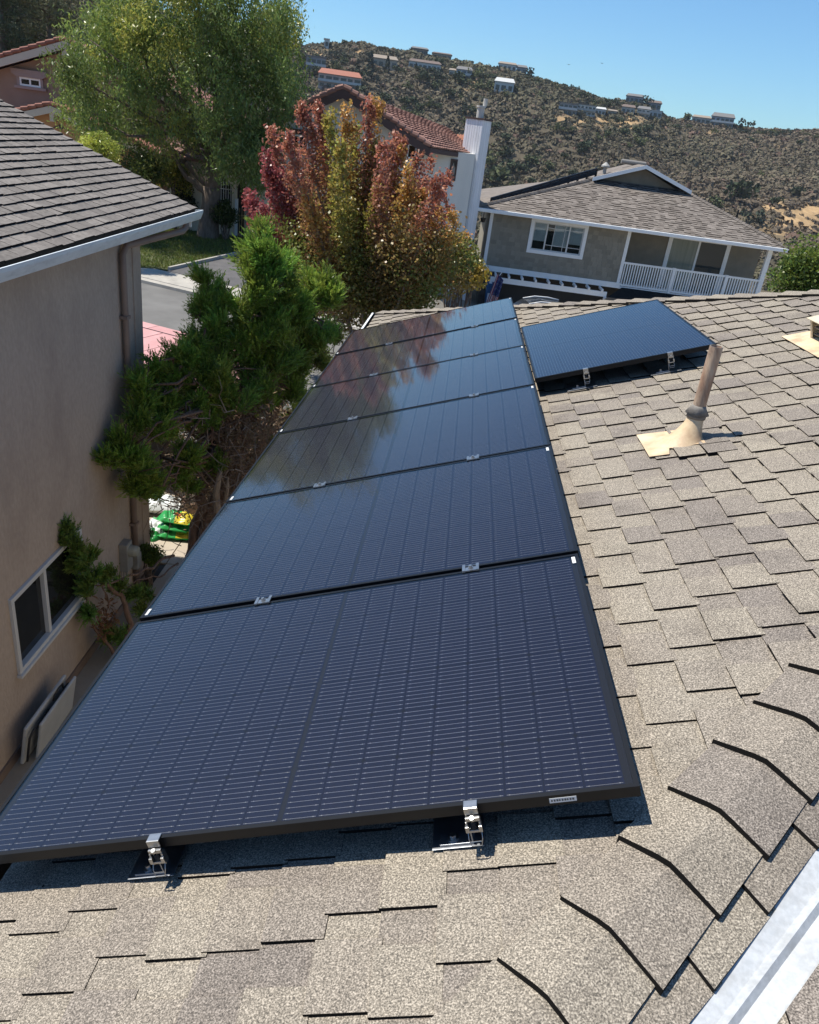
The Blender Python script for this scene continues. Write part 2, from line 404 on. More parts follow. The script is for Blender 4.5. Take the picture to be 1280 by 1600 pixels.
# ---- hip caps: a bent shingle astride the hip, thick butt to the foot
def cap(mb, x, y, dx, dy, zl, zr, ln, wl_, wr_, h=.016):
    """ridge point (x,y), uphill plan direction (dx,dy); zl/zr height functions either side"""
    nx, ny = -dy, dx
    def row(k, hh):
        cx, cy = x + dx * k, y + dy * k; wr_k = wr_ * (1 - .55 * k)
        zt = min(zl(cx, cy), zr(cx, cy)) + hh
        Lp = (cx + nx * wl_, cy + ny * wl_); Rp = (cx - nx * wr_k, cy - ny * wr_k)
        Lm = (cx + nx * wl_ * .25, cy + ny * wl_ * .25); Rm = (cx - nx * wr_ * .25, cy - ny * wr_ * .25)
        return [(*Lp, zl(*Lp) + hh * .8), (*Lm, zl(*Lm) + hh + .001), (cx, cy, zt - .001), (*Rm, zr(*Rm) + hh + .001), (*Rp, zr(*Rp) + hh * .8 + .006)]
    r0, r1 = row(0, h), row(ln, .009)
    b0 = [(p[0], p[1], p[2] - h * 1.0) for p in r0]; b1 = [(p[0], p[1], p[2] - .006) for p in r1]
    k = len(mb.v)
    for j in range(4):
        mb.add([r0[j], r0[j + 1], r1[j + 1], r1[j]], [(0, 1, 2, 3)], 0)
        mb.add([r0[j], r0[j + 1], b0[j + 1], b0[j]], [(0, 3, 2, 1)], 1)
    mb.add([r0[0], r1[0], b1[0], b0[0]], [(0, 1, 2, 3)], 1); mb.add([r0[4], r1[4], b1[4], b0[4]], [(0, 3, 2, 1)], 1)
def weld_cap(mb):
    # merge doubled corners so one cap reads as one island
    idx = {}; nv = []; mp = []
    for p in mb.v:
        key = tuple(round(c, 5) for c in p)
        if key not in idx: idx[key] = len(nv); nv.append(p)
        mp.append(idx[key])
    mb.v = nv; mb.f = [tuple(mp[i] for i in f) for f in mb.f]
q2 = 1 / sqrt(2)
k0 = 0.014 - 10 * .134
for i in range(30):
    x = k0 + i * .1345 + rr.uniform(-.004, .004)
    mb = MB(); wj = rr.uniform(-.008, .008)
    cap(mb, x, x - HIPC, q2, q2, zmain, znear, .24, .128 + wj, .125 - wj, h=.029); weld_cap(mb)
    mb.build('hip_cap', [M_SH, M_EDGE], roof)
for i in range(40):
    x = EAVE + .05 + i * .1345 + rr.uniform(-.005, .005)
    if x > px_: break
    mb = MB(); cap(mb, x, FARC - x, q2, -q2, zfar, zmain, .24, .125, .135, h=.029); weld_cap(mb)
    mb.build('hip_cap', [M_SH, M_EDGE], roof)

# ---- W valley of white metal, then the shingles of the slope we stand on
vm = MB()
prof = [(-.155, 'B', .003), (-.075, 'B', .003), (-.069, 'B', .0045), (-.063, 'B', .003), (-.016, 'B', .003), (0.0, 'R', .021), (.012, 'C', .003), (.05, 'C', .003), (.056, 'C', .0045), (.062, 'C', .003), (.14, 'C', .003)]
def vpt(u, o, kind, h):
    x, y = u + o * q2 * 1.0, u - VAL - o * q2 * 1.0
    z = znear(x, y) if kind == 'B' else zc(x, y) if kind == 'C' else znear(u, u - VAL)
    return (x, y, z + h)
st = np.linspace(-1.8, 5.6, 38)
for i in range(len(st) - 1):
    for j in range(len(prof) - 1):
        vm.add([vpt(st[i], *prof[j]), vpt(st[i], *prof[j + 1]), vpt(st[i + 1], *prof[j + 1]), vpt(st[i + 1], *prof[j])], [(0, 1, 2, 3)])
vm.build('valley_flashing', M_FLASH, roof)
cs = []
for i in range(34):
    x0 = -1.85 + i * EXPO * CT; x1 = x0 + EXPO * CT
    yv = x0 - VAL - .085; y = yv; first = True
    while y > yv - 1.6:
        wy = rr.uniform(.12, .2); ya = y; yb = y - wy
        y = yb - .0006
        h = .019 if rr.random() < .5 else .016
        yt = ya + (x1 + .02 - x0) if first else ya
        T = [(x0, ya, zc(x0, 0) + h), (x0, yb, zc(x0, 0) + h), (x1 + .02, yb, zc(x1 + .02, 0) + h - .007), (x1 + .02, yt, zc(x1 + .02, 0) + h - .007)]
        cs.append(T); first = False
for T in cs:
    P = np.array([h2w(p) for p in T]); q, z = to_px(P)
    vis = z.min() > .1 and ((q[:, 0] < 1330) & (q[:, 1] < 1660) & (q[:, 0] > 0)).any()
    Bm = [(p[0], p[1], p[2] - .012) for p in T]
    mb = MB(); mb.add(T, [(0, 1, 2, 3)], 0)
    for p, q_ in ((0, 1), (1, 2), (2, 3), (3, 0)): mb.add([T[p], T[q_], Bm[q_], Bm[p]], [(0, 3, 2, 1)], 1)
    if vis: mb.build('cut_shingle', [M_SH, M_EDGE], roof)
    else:
        if 'csr' not in globals(): csr = MB()
        csr.add(T, [(0, 1, 2, 3)], 0)
        for p, q_ in ((0, 1), (1, 2), (2, 3), (3, 0)): csr.add([T[p], T[q_], Bm[q_], Bm[p]], [(0, 3, 2, 1)], 1)
if 'csr' in globals(): tag(csr.build('valley_shingles', [M_SH, M_EDGE], roof), kind='stuff')

# ================================================================== SOLAR PANELS (frame: x up the slope, y away, z off the roof)
PL, PS, PG = 1.722, 1.134, 0.020
M_CELL = mat('solar_cell', (0.0028, 0.0046, 0.018), 0.42, col2=(0.0042, 0.0068, 0.024), scale=60, spec=0.35)
M_BACK = mat('black_backsheet', (0.008, 0.0085, 0.011), 0.6, spec=0.2)
M_WIRE = mat('cell_wire', (0.72, 0.71, 0.68), 0.42, metal=1.0, col2=(0.85, 0.84, 0.82), scale=300)
M_FRAME = mat('black_anodised_frame', (0.007, 0.0072, 0.008), 0.42, spec=0.3)
M_PGLASS = glass_pane('panel_glass', (0.97, 0.97, 0.97), 0.05, 1.42, bump=.04)
M_STEEL = mat('bright_steel', (0.50, 0.49, 0.475), 0.36, metal=1.0, col2=(0.40, 0.40, 0.39), scale=50)
M_ALU = mat('mill_aluminium', (0.36, 0.38, 0.41), 0.45, metal=1.0, col2=(0.30, 0.32, 0.35), scale=20)
M_BLACKHW = mat('black_hardware', (0.015, 0.015, 0.016), 0.45)
M_STICK = mat('white_sticker', (0.75, 0.75, 0.73), 0.6)
M_PRINT = mat('sticker_print', (0.10, 0.10, 0.10), 0.6)
FWD, FH = 0.012, 0.030
GL_TOP = -0.0012; GL_BOT = -0.0040; CELL_Z = -0.0062
CW, CH = 0.0918, 0.1848
def cell_mesh(vert):
    mb = MB(); w_, h_ = CW - .0016, CH - .0018
    c = .006
    mb.poly([(c, 0, 0), (w_ - c, 0, 0), (w_, c, 0), (w_, h_ - c, 0), (w_ - c, h_, 0), (c, h_, 0), (0, h_ - c, 0), (0, c, 0)], 0)
    for k in range(10):
        y = h_ * (k + .5) / 10; r = .00038
        x0, x1 = .0030, w_ - .0030
        pr = [(-1.0, 0.0002), (-.5, .0007), (.5, .0007), (1.0, .0002)]
        for j in range(3):
            mb.add([(x0, y + pr[j][0] * r, pr[j][1]), (x1, y + pr[j][0] * r, pr[j][1]), (x1, y + pr[j + 1][0] * r, pr[j + 1][1]), (x0, y + pr[j + 1][0] * r, pr[j + 1][1])], [(0, 1, 2, 3)], 1)
        for xx in (.010, w_ - .010):       # solder pads
            mb.box(xx - .0016, xx + .0016, y - .0008, y + .0008, .0001, .0009, 1)
    return mb.mesh('cell', [M_CELL, M_WIRE])
CELL = cell_mesh(False)
def frame_mesh():
    mb = MB(); L_, S_ = PL, PS
    for (x0, x1, y0, y1) in ((0, L_, 0, FWD), (0, L_, S_ - FWD, S_), (0, FWD, FWD, S_ - FWD), (L_ - FWD, L_, FWD, S_ - FWD)):
        mb.box(x0, x1, y0, y1, -FH, 0)
    # bottom flange
    for (x0, x1, y0, y1) in ((FWD, L_ - FWD, FWD, .03), (FWD, L_ - FWD, S_ - .03, S_ - FWD)):
        mb.box(x0, x1, y0, y1, -FH, -FH + .002)
    return mb.mesh('frame', M_FRAME)
FRAME = frame_mesh()
def back_mesh():
    mb = MB(); mb.box(FWD, PL - FWD, FWD, PS - FWD, CELL_Z - .003, CELL_Z - .0007); return mb.mesh('backsheet', M_BACK)
BACK = back_mesh()
def glass_mesh():
    mb = MB(); mb.poly([(FWD, FWD, GL_TOP), (PL - FWD, FWD, GL_TOP), (PL - FWD, PS - FWD, GL_TOP), (FWD, PS - FWD, GL_TOP)]); return mb.mesh('glass', M_PGLASS)
GLASS = glass_mesh()
stk = MB(); stk.box(0, .012, 0, .045, .0004, .0010)
for k in range(6): stk.box(.002, .010, .004 + k * .0065, .0065 + k * .0065, .0010, .0012, 1)
STICK = stk.mesh('sticker', [M_STICK, M_PRINT])
fst = MB(); fst.box(0, .062, -.0010, -.0003, 0, .014)
for k in range(9): fst.box(.004 + k * .006, .0075 + k * .006 + (k % 3) * .0006, -.0012, -.0010, .004, .010, 1)
FSTICK = fst.mesh('frame_sticker', [M_STICK, M_PRINT])
# mid clamp that bridges the gap of two panels
mc = MB(); mc.box(-.028, .028, -.020, .020, .0004, .0045); mc.box(-.026, .026, -.005, .005, -.030, .0004)
mc.box(-.031, -.020, -.024, .024, .0010, .0075); mc.box(.020, .031, -.024, .024, .0010, .0075)
mc.tube([(0, 0, .0045), (0, 0, .0075)], .0095, 12)
CLAMP = mc.mesh('clamp', M_STEEL)
cb = MB(); cb.tube([(0, 0, .0076), (0, 0, .0145)], .0068, 6); CBOLT = cb.mesh('bolt', M_STEEL)

def panel(M, label, clamps, vert=False, jit=0.0, marks=True):
    p = thing('solar_panel', label, 'solar panel', group='black solar panels on the shingle roof', mat=M)
    inst('frame', FRAME, p); inst('backsheet', BACK, p)
    lx = (PL - 18 * CW - .012) / 2; ly = (PS - 6 * CH) / 2
    for i in range(18):
        for j in range(6):
            inst('cell', CELL, p, (lx + i * CW + (.012 if i >= 9 else 0), ly + j * CH, CELL_Z))
    inst('glass', GLASS, p)
    if marks:
        inst('sticker', STICK, p, (PL - FWD - .013, PS - FWD - .055, GL_TOP)); inst('sticker', STICK, p, (FWD + .002, .02, GL_TOP))
    for s in clamps:
        c = inst('clamp', CLAMP, p, (s, PS + PG / 2, 0)); inst('bolt', CBOLT, c)
    return p
def pmat(o, a, b, n): return Matrix(((a[0], b[0], n[0], o[0]), (a[1], b[1], n[1], o[1]), (a[2], b[2], n[2], o[2]), (0, 0, 0, 1)))
ORD = ['nearest black solar panel, by the white valley metal', 'second black solar panel from the near end of the row', 'third black solar panel from the near end of the row',
       'fourth black solar panel counted from the near end of the row', 'fifth black solar panel, next to the farthest one of the row', 'farthest black solar panel of the row, at the far eave corner']
for k in range(6):
    o = O_ - A_ * PL + B_ * (k * (PS + PG)) + N_ * (.0015 * ((k * 3) % 4 - 1))
    an = [0.004, 0, -.0015, .001, -.001, .0015][k]
    a2 = unit(A_ + B_ * an); b2 = unit(np.cross(N_, a2))
    p = panel(pmat(o, a2, b2, N_), ORD[k], (PL - 1.195, PL - .388) if k < 5 else ())
    if k == 0: inst('frame_sticker', FSTICK, p, (PL - .205, 0, -.022))
# the single panel turned ninety degrees beside the row
o7 = O_ + A_ * (0.012 + PS) + B_ * 3.585
panel(pmat(o7, B_, -A_, N_), 'single black solar panel turned upright on the right, beside the vent pipe', (), marks=False)

# ---- roof mounts: flashing plate, slotted foot, spring clamp with a screw and a wire clip
def mount(s, t, label, plate=True, flip=False):
    M = pmat(O_ + A_ * s + B_ * t, A_, B_, N_)
    m = thing('panel_mount', label, 'mounting clamp', group='steel mounts at the front edges of the panels', mat=M)
    zr = -OFF + .012
    f = MB()
    f.prism([(-.115, -.008, zr), (.012, -.008, zr), (.012, .15, zr), (-.115, .15, zr)] if plate else [(-.13, -.02, zr), (.06, -.02, zr), (.06, .15, zr), (-.13, .15, zr)], (0, 0, .0022))
    f.build('base_flashing', M_ALU, m, bevel=.001)
    ft = MB(); ft.box(-.095, -.012, -.002, .034, zr + .003, zr + .009); ft.box(-.016, -.0125, -.002, .034, zr + .0092, zr + .052); ft.build('mount_foot', M_ALU, m, bevel=.001)
    bt = MB(); bt.tube([(-.062, .016, zr + .009), (-.062, .016, zr + .012)], .014, 14); bt.tube([(-.062, .016, zr + .012), (-.062, .016, zr + .021)], .008, 6); bt.build('bolt', M_STEEL, m)
    # clamp body: two cheeks and lips
    cl = MB(); kx = .74
    cl.box(-.022 * kx, .022 * kx, -.010, .014, .0008, .0034); cl.box(-.022 * kx, .022 * kx, -.012, -.0085, -.0165, .0034)
    cl.box(-.022 * kx, .024 * kx, -.020, -.0125, -.030, -.0185)
    for sx_ in (-1, 1):
        x = sx_ * .021 * kx
        cl.box(x - .0025, x + .0025, -.020, -.0030, -.066, -.031); cl.box(x - .0045, x + .0045, -.026, -.018, -.058, -.040)
    cl.box(-.0185 * kx, .0185 * kx, -.022, -.016, -.062, -.055)
    cl.build('clamp_body', M_STEEL, m, bevel=.0012)
    sp = MB(); path = [(.0085 * cos(a_), -.012 + .0085 * sin(a_), -.032 - .022 * a_ / (2 * pi * 5)) for a_ in np.linspace(0, 2 * pi * 5, 70)]
    sp.tube(path, .0016, 5); sp.build('spring', M_BLACKHW, m, smooth=True)
    sw = MB(); sw.tube([(0, -.0215, -.016), (0, -.0195, -.024)], .0058, 12); sw.tube([(0, -.013, -.024), (0, -.013, -.056)], .0035, 8)
    sw.build('screw', M_STEEL, m)
    wc = MB(); pts = [(-.016, -.020, -.060), (-.016, -.030, -.072), (-.012, -.036, -.088), (.012, -.036, -.088), (.016, -.030, -.072), (.016, -.020, -.060)]
    wc.tube(pts, .0013, 6); wc.tube([(-.013, -.034, -.077), (.013, -.034, -.077)], .0012, 6); wc.build('wire_clip', M_STEEL, m)
    return m
mount(-.386, 0, 'right one of the two steel clamps at the front edge of the nearest panel')
mount(-1.182, 0, 'left one of the two steel clamps at the front edge of the nearest panel')
mount(.335, 3.585, 'left steel clamp at the front edge of the single upright panel', plate=False)
mount(.862, 3.585, 'right steel clamp at the front edge of the single upright panel', plate=False)

# ================================================================== vent pipe and roof vent
M_RUST = mat('weathered_pipe', (0.40, 0.24, 0.15), 0.75, col2=(0.55, 0.42, 0.30), scale=7, detail=6, stain=(0.10, 0.06, 0.05), sscale=5, sfac=0.8, bump=.2, bscale=60, stretch=(3, 3, .7))
M_TANM = mat('tan_sheet_metal', (0.60, 0.45, 0.27), 0.55, col2=(0.70, 0.55, 0.36), scale=9, detail=6, stain=(0.30, 0.17, 0.09), sscale=8, sfac=.55)
M_LEAD = mat('lead_collar', (0.15, 0.135, 0.12), 0.7, col2=(0.24, 0.22, 0.19), scale=30, bump=.3, bscale=40)
RM = pmat(OH, A_, B_, N_)
vp = thing('vent_pipe', 'rusty vent pipe leaning slightly above its tan flashing', 'vent pipe', mat=RM)
pb = np.array([.675, 2.375, 0.0])
wz = np.array([A_[2], B_[2], N_[2]])        # world up in slope axes
wz = unit(wz + np.array([-.01, .0, 0]))
fl = MB(); fl.prism([(.452, 2.22, .0125), (.545, 2.21, .0125), (.56, 2.285, .0125), (.73, 2.275, .0125), (.74, 2.50, .0125), (.452, 2.55, .0125)], (0, 0, .0022))
fl.build('flashing_plate', M_TANM, vp, bevel=.001)
cn = MB(); ring = []
for k in range(10):
    f = k / 9; z = .013 + .135 * f
    c = pb + np.array([-.035 * (1 - f) ** 1.5, -.012 * (1 - f), 0]) + wz * (z)
    r = .042 + .050 * (1 - f) ** 2.2
    ring.append((c, r))
nn = 18
for (c, r) in ring:
    for j in range(nn):
        a_ = 2 * pi * j / nn; sx_ = 1.55 if cos(a_) < 0 and r > .05 else 1.0
        q = c + np.array([r * cos(a_) * (1 + (sx_ - 1) * (r - .042) / .05), r * sin(a_), 0]); 
        if (c, r) is ring[0]: q[2] = .0138
        cn.v.append(tuple(q))
for i in range(9):
    for j in range(nn):
        p0, p1 = i * nn + j, i * nn + (j + 1) % nn
        cn.f.append((p0, p1, p1 + nn, p0 + nn)); cn.m.append(0)
cn.build('flashing_cone', M_TANM, vp, smooth=True)
co_ = MB(); base = pb + wz * .125
co_.tube([base - wz * .004, base + wz * .012, base + wz * .016, base + wz * .018, base + wz * .05, base + wz * .06], [.0465, .0465, .044, .057, .036, .033], 18)
co_.build('collar', M_LEAD, vp, smooth=True)
pp = MB(); top = pb + wz * .475
pp.tube([pb + wz * .135, pb + wz * .28, top], .0305, 20, cap=False); pp.tube([top, top - wz * .12], .0265, 20, cap=False)
rimv = []
pp.build('pipe', M_RUST, vp, smooth=True)
rm = MB(); u_ = unit(np.cross(wz, np.array([1.0, 0, 0]))); v_ = np.cross(wz, u_)
for j in range(20):
    a_, b_ = 2 * pi * j / 20, 2 * pi * (j + 1) / 20
    P = lambda a__, r: top + (u_ * cos(a__) + v_ * sin(a__)) * r + wz * .0005
    rm.poly([P(a_, .0263), P(a_, .0307), P(b_, .0307), P(b_, .0263)])
rm.build('pipe_rim', M_LEAD, vp)

for (s_a, s_b, t_a, t_b) in ((.575, .70, 2.30, 2.155), (.60, .735, 2.455, 2.56), (.705, .84, 2.255, 2.14), (.725, .86, 2.47, 2.60), (.70, .84, 2.262, 2.462)):
    mb = MB(); tab_geo(mb, (int(s_a * 50), s_a, s_b, min(t_a, t_b), max(t_a, t_b), .0155)); mb.build('shingle', [M_SH, M_EDGE], roof)
rv = thing('roof_vent', 'cream metal box vent at the right edge of the roof', 'roof vent', mat=RM)
b0 = MB(); b0.prism([(1.635, 3.30, .012), (2.1, 3.30, .012), (2.1, 3.90, .012), (1.635, 3.90, .012)], (0, 0, .0022)); b0.build('base_flashing', M_TANM, rv)
hd = MB()
x0, x1, y0, y1, h0_, h1_ = 1.76, 2.10, 3.40, 3.75, .014, .135
hd.prism([(x0 - .02, y0 - .01, h1_), (x1, y0 - .01, h1_ + .01), (x1, y1 + .01, h1_ + .01), (x0 - .02, y1 + .01, h1_)], (0, 0, .006))
hd.box(x0, x1, y0, y0 + .004, h0_, h1_ - .001); hd.box(x0, x1, y1 - .004, y1, h0_, h1_ - .001); hd.box(x1 - .004, x1, y0 + .0042, y1 - .0042, h0_, h1_ - .001)
hd.box(x0, x0 + .004, y1 - .03, y1 - .0042, h0_, h1_ - .001); hd.box(x0, x0 + .004, y0 + .0042, y0 + .03, h0_, h1_ - .001)
M_CREAM = mat('cream_sheet_metal', (0.60, 0.52, 0.36), 0.5, col2=(0.66, 0.58, 0.42), scale=8, stain=(.4, .3, .18), sscale=6, sfac=.4)
hd.build('hood', M_CREAM, rv, bevel=.0015)
lv = MB()
for k in range(2): lv.box(x0 + .012, x0 + .04, y0 + .03, y1 - .03, h0_ + .02 + k * .045, h0_ + .026 + k * .045)
lv.build('louver', M_LEAD, rv)
sc_ = MB(); sc_.box(x0 + .06, x0 + .064, y0 + .005, y1 - .005, h0_, h1_ - .002); sc_.build('screen', M_BLACKHW, rv)
# ================================================================== TERRAIN
RIDGE_PX = [(-200, -60), (0, -40), (100, -12), (180, 2), (300, 30), (400, 50), (473, 72), (558, 66), (597, 76), (663, 86), (729, 99), (807, 113), (860, 128), (912, 144), (945, 158), (1000, 160), (1030, 176), (1044, 186), (1122, 194), (1195, 205), (1280, 205), (1400, 215), (1600, 240)]
_az, _el = [], []
for p in RIDGE_PX:
    d_ = ray(*p); _az.append(atan2(d_[0], d_[1])); _el.append(d_[2] / math.hypot(d_[0], d_[1]))
_az = np.array(_az); _el = np.array(_el)
def sm(x): x = np.clip(x, 0, 1); return x * x * (3 - 2 * x)
def hnoise(x, y):
    return (np.sin(x * .021 + 1.3 * np.sin(y * .013)) + .6 * np.sin(x * .047 + y * .031 + 2) + .5 * np.sin(y * .043 - x * .019 + 4) + .35 * np.sin(x * .11 + 1.7) * np.sin(y * .093))
def near_z(x, y):
    """yards and street: side yard low, street a little higher to the left, falling away to the right"""
    z = 0.2 + 1.28 * sm((y - 13.0) / 4.0)
    z = z + 0.4 * sm((y - 26.5) / 9.0)
    z = z * (1 - sm((x + 3.0) / 6.0)) + (0.2 - 1.0 * sm((y - 16) / 10)) * sm((x + 3.0) / 6.0)
    return z
def terr(x, y):
    x = np.asarray(x, float); y = np.asarray(y, float)
    r = np.hypot(x, y); az = np.arctan2(x, y)
    el = np.interp(az, _az, _el, left=_el[0], right=_el[-1])
    D = 560 + 150 * sm((az - (-.25)) / .8)
    H = ZC + el * D
    left = sm((-az - .30) / .20)
    D = D * (1 - left) + 150 * left; H = ZC + el * D
    foot = 70.0; val = -30.0 * (1 - .7 * left)
    R0 = 330 * (1 - left) + 75 * left
    zn = near_z(x, y)
    z = np.where(r < 48, zn, 0)
    k1 = sm((r - 48) / 110)
    zv = zn * (1 - k1) + val * k1
    k2 = np.clip((r - R0) / (D - R0), 0, 1)
    rise = .62 * k2 + .38 * sm(k2)
    zh = zv * (1 - rise) + H * rise
    amp = np.sin(np.clip((r - 120) / (D - 120), 0, 1) * pi) * 5.0 * (1 - left)
    zh = zh + hnoise(x, y) * amp
    # the grassy knoll on the right
    zh = zh + 9.0 * np.exp(-(((x - 95) / 40) ** 2 + ((y - 175) / 50) ** 2))
    beyond = np.clip((r - D) / 120, 0, 3)
    zh = zh - 14 * beyond ** 1.3
    return zh
azs = np.concatenate([np.linspace(-pi, -.95, 40, endpoint=False), np.linspace(-.95, .95, 380), np.linspace(.95, pi, 41)[1:]])
rs = np.concatenate([[0.01, 6, 10, 12, 13, 14, 15, 16, 17, 18, 20, 22, 24, 26, 28, 30, 33, 36, 40, 44, 48], np.geomspace(54, 760, 110), [900, 1200, 2000, 4000]])
AZ, RR = np.meshgrid(azs, rs); X = RR * np.sin(AZ); Y = RR * np.cos(AZ); Z = terr(X, Y)
nr, na = AZ.shape
idx = np.arange(nr * na).reshape(nr, na)
Fq = np.stack([idx[:-1, :-1], idx[:-1, 1:], idx[1:, 1:], idx[1:, :-1]], -1).reshape(-1, 4)[:, ::-1]
M_SOIL = bpy.data.materials.new('dry_soil'); M_SOIL.use_nodes = True; nt = M_SOIL.node_tree; b_ = nt.nodes['Principled BSDF']; b_.inputs['Roughness'].default_value = .95; b_.inputs['Specular IOR Level'].default_value = .1
at_n = N(nt, 'ShaderNodeAttribute'); at_n.attribute_name = 'Col'; tc_ = N(nt, 'ShaderNodeTexCoord'); nz_n = N(nt, 'ShaderNodeTexNoise', Scale=.16, Detail=8.0, Roughness=.7); nt.links.new(tc_.outputs['Object'], nz_n.inputs['Vector'])
mr_ = N(nt, 'ShaderNodeMapRange'); mr_.inputs[1].default_value = .3; mr_.inputs[2].default_value = .7; mr_.inputs[3].default_value = .6; mr_.inputs[4].default_value = 1.4; nt.links.new(nz_n.outputs['Fac'], mr_.inputs[0])
mx_ = N(nt, 'ShaderNodeMix', data_type='RGBA', blend_type='MULTIPLY'); mx_.inputs['Factor'].default_value = 1; nt.links.new(at_n.outputs['Color'], mx_.inputs['A']); nt.links.new(mr_.outputs[0], mx_.inputs['B']); nt.links.new(mx_.outputs['Result'], b_.inputs['Base Color'])
BARE_PX = [(1240, 345, 42, .95), (1205, 322, 24, .9), (1268, 330, 30, .9), (880, 188, 14, .9), (905, 192, 12, .9), (985, 192, 22, .9), (940, 190, 16, .8), (735, 132, 14, .9), (560, 78, 9, .9), (497, 84, 12, .8), (1112, 210, 12, .7), (1218, 232, 6, .9), (610, 110, 8, .6), (1080, 200, 8, .6), (1095, 285, 12, .6)]
def bare_mask(P):
    q, zz = to_px(P); bm = np.zeros(len(P))
    for (bx_, by_, br_, s_) in BARE_PX: bm = np.maximum(bm, s_ * np.exp(-(((q[:, 0] - bx_) / br_) ** 2 + ((q[:, 1] - by_) / (br_ * .5)) ** 2)))
    return np.where((zz > 40) & (P[:, 1] > 40), bm, 0)
fc_ = np.stack([X, Y, Z], -1).reshape(-1, 3)[Fq].mean(1); bmk = np.clip(bare_mask(fc_) * 1.3, 0, 1)[:, None]
TCOL = np.array([.095, .080, .055]) * (1 - bmk) + np.array([.40, .27, .14]) * bmk
TCOL[np.hypot(fc_[:, 0], fc_[:, 1]) < 52] = (.29, .26, .21)      # paving round the houses, made paler to bounce fill light onto the facades
ter = big_mesh('terrain', np.stack([X, Y, Z], -1).reshape(-1, 3), Fq, M_SOIL, cols=TCOL, smooth=True); tag(ter, kind='structure')
def ground_hit(px, py, rmin=60, rmax=800):
    d_ = ray(px, py); d_ = d_ / math.hypot(d_[0], d_[1])
    r = np.arange(rmin, rmax, 1.0); P = d_[None, :] * r[:, None] + CAMP
    below = P[:, 2] < terr(P[:, 0], P[:, 1])
    i = int(np.argmax(below))
    return P[i] if below[i] else None

# ------------------------------------------------------------------ street in front: road, kerb, sidewalk, lawn, driveway, pink walk
M_ASPH = mat('old_asphalt', (0.135, 0.13, 0.122), 0.95, col2=(0.17, 0.165, 0.155), scale=1.2, detail=8, bump=.2, bscale=60, stain=(.10, .097, .09), sscale=.5, sfac=.5)
M_CONC = mat('concrete_walk', (0.36, 0.34, 0.30), 0.9, col2=(0.44, 0.41, 0.36), scale=2, detail=6, stain=(.22, .2, .17), sscale=1.5, sfac=.5)
M_DRIVE = mat('driveway_paving', (0.085, 0.082, 0.085), 0.9, col2=(0.11, 0.105, 0.105), scale=3, stain=(.06, .06, .06), sscale=1)
M_LAWN = mat('lawn_soil', (0.06, 0.075, 0.025), 0.95, col2=(0.09, 0.095, 0.035), scale=3)
def sheet(name, pts, m, d=0.1, kind='structure', parent=None):
    mb = MB(); mb.prism([(p[0], p[1], p[2] - d) for p in pts], (0, 0, d)); o = mb.build(name, m, parent)
    if kind: tag(o, kind=kind)
    return o
ZR = 1.50
def gz(px, py, z): return at_z(px, py, z)
K1 = gz(217, 441, ZR); K2 = gz(300, 461, ZR); kd = unit((K2 - K1)[None])[0]; kn = np.array([-kd[1], kd[0], 0])
def kpt(u, v, z): p = K1 + kd * u + kn * v; return (p[0], p[1], z)
sheet('road', [kpt(-25, -9.5, ZR), kpt(30, -9.5, ZR), kpt(30, 0, ZR), kpt(-25, 0, ZR)], M_ASPH)
kb = MB()
for i in range(20):
    u = -20 + i * 2.4; kb.box(0, 0, 0, 0, 0, 0) if False else None
    P = [kpt(u + .006, .002, 0), kpt(u + 2.394, .002, 0), kpt(u + 2.394, .3, 0), kpt(u + .006, .3, 0)]
    kb.prism([(p[0], p[1], ZR - .1) for p in P], (0, 0, .20))
tag(kb.build('kerb', M_CONC), kind='structure')
sw_root = tag(sheet('sidewalk', [kpt(-20, .3, ZR + .085), kpt(28, .3, ZR + .085), kpt(28, 1.75, ZR + .085), kpt(-20, 1.75, ZR + .085)], mat('joint_dirt', (.05, .045, .04), .95)), kind='structure')
slab = MB(); slab.prism([(0.006, 0, 0), (1.494, 0, 0), (1.494, 1.44, 0), (.006, 1.44, 0)], (0, 0, .03)); SLAB = slab.mesh('slab', M_CONC)
ang = atan2(kd[1], kd[0])
for i in range(28):
    p = kpt(-18 + i * 1.5, .305, ZR + .0855); inst('slab', SLAB, sw_root, p, (0, RNG.normal() * .003, ang))
# lawn with its soil, then blades
LW = [gz(217, 418, ZR + .12), gz(262, 421, ZR + .12), gz(385, 393, ZR + .32), gz(385, 372, ZR + .4), gz(240, 352, ZR + .42), gz(120, 330, ZR + .45), gz(100, 395, ZR + .2)]
sheet('lawn', LW, M_LAWN, .3)
def in_poly(x, y, P):
    c = np.zeros(len(x), bool); n = len(P)
    for i in range(n):
        x1, y1, x2, y2 = P[i][0], P[i][1], P[(i + 1) % n][0], P[(i + 1) % n][1]
        c ^= ((y1 > y) != (y2 > y)) & (x < (x2 - x1) * (y - y1) / (y2 - y1 + 1e-12) + x1)
    return c
lp = np.array(LW); n_ = 26000
gx_ = RNG.uniform(lp[:, 0].min(), lp[:, 0].max(), n_); gy_ = RNG.uniform(lp[:, 1].min(), lp[:, 1].max(), n_)
k_ = in_poly(gx_, gy_, LW); gx_, gy_ = gx_[k_], gy_[k_]
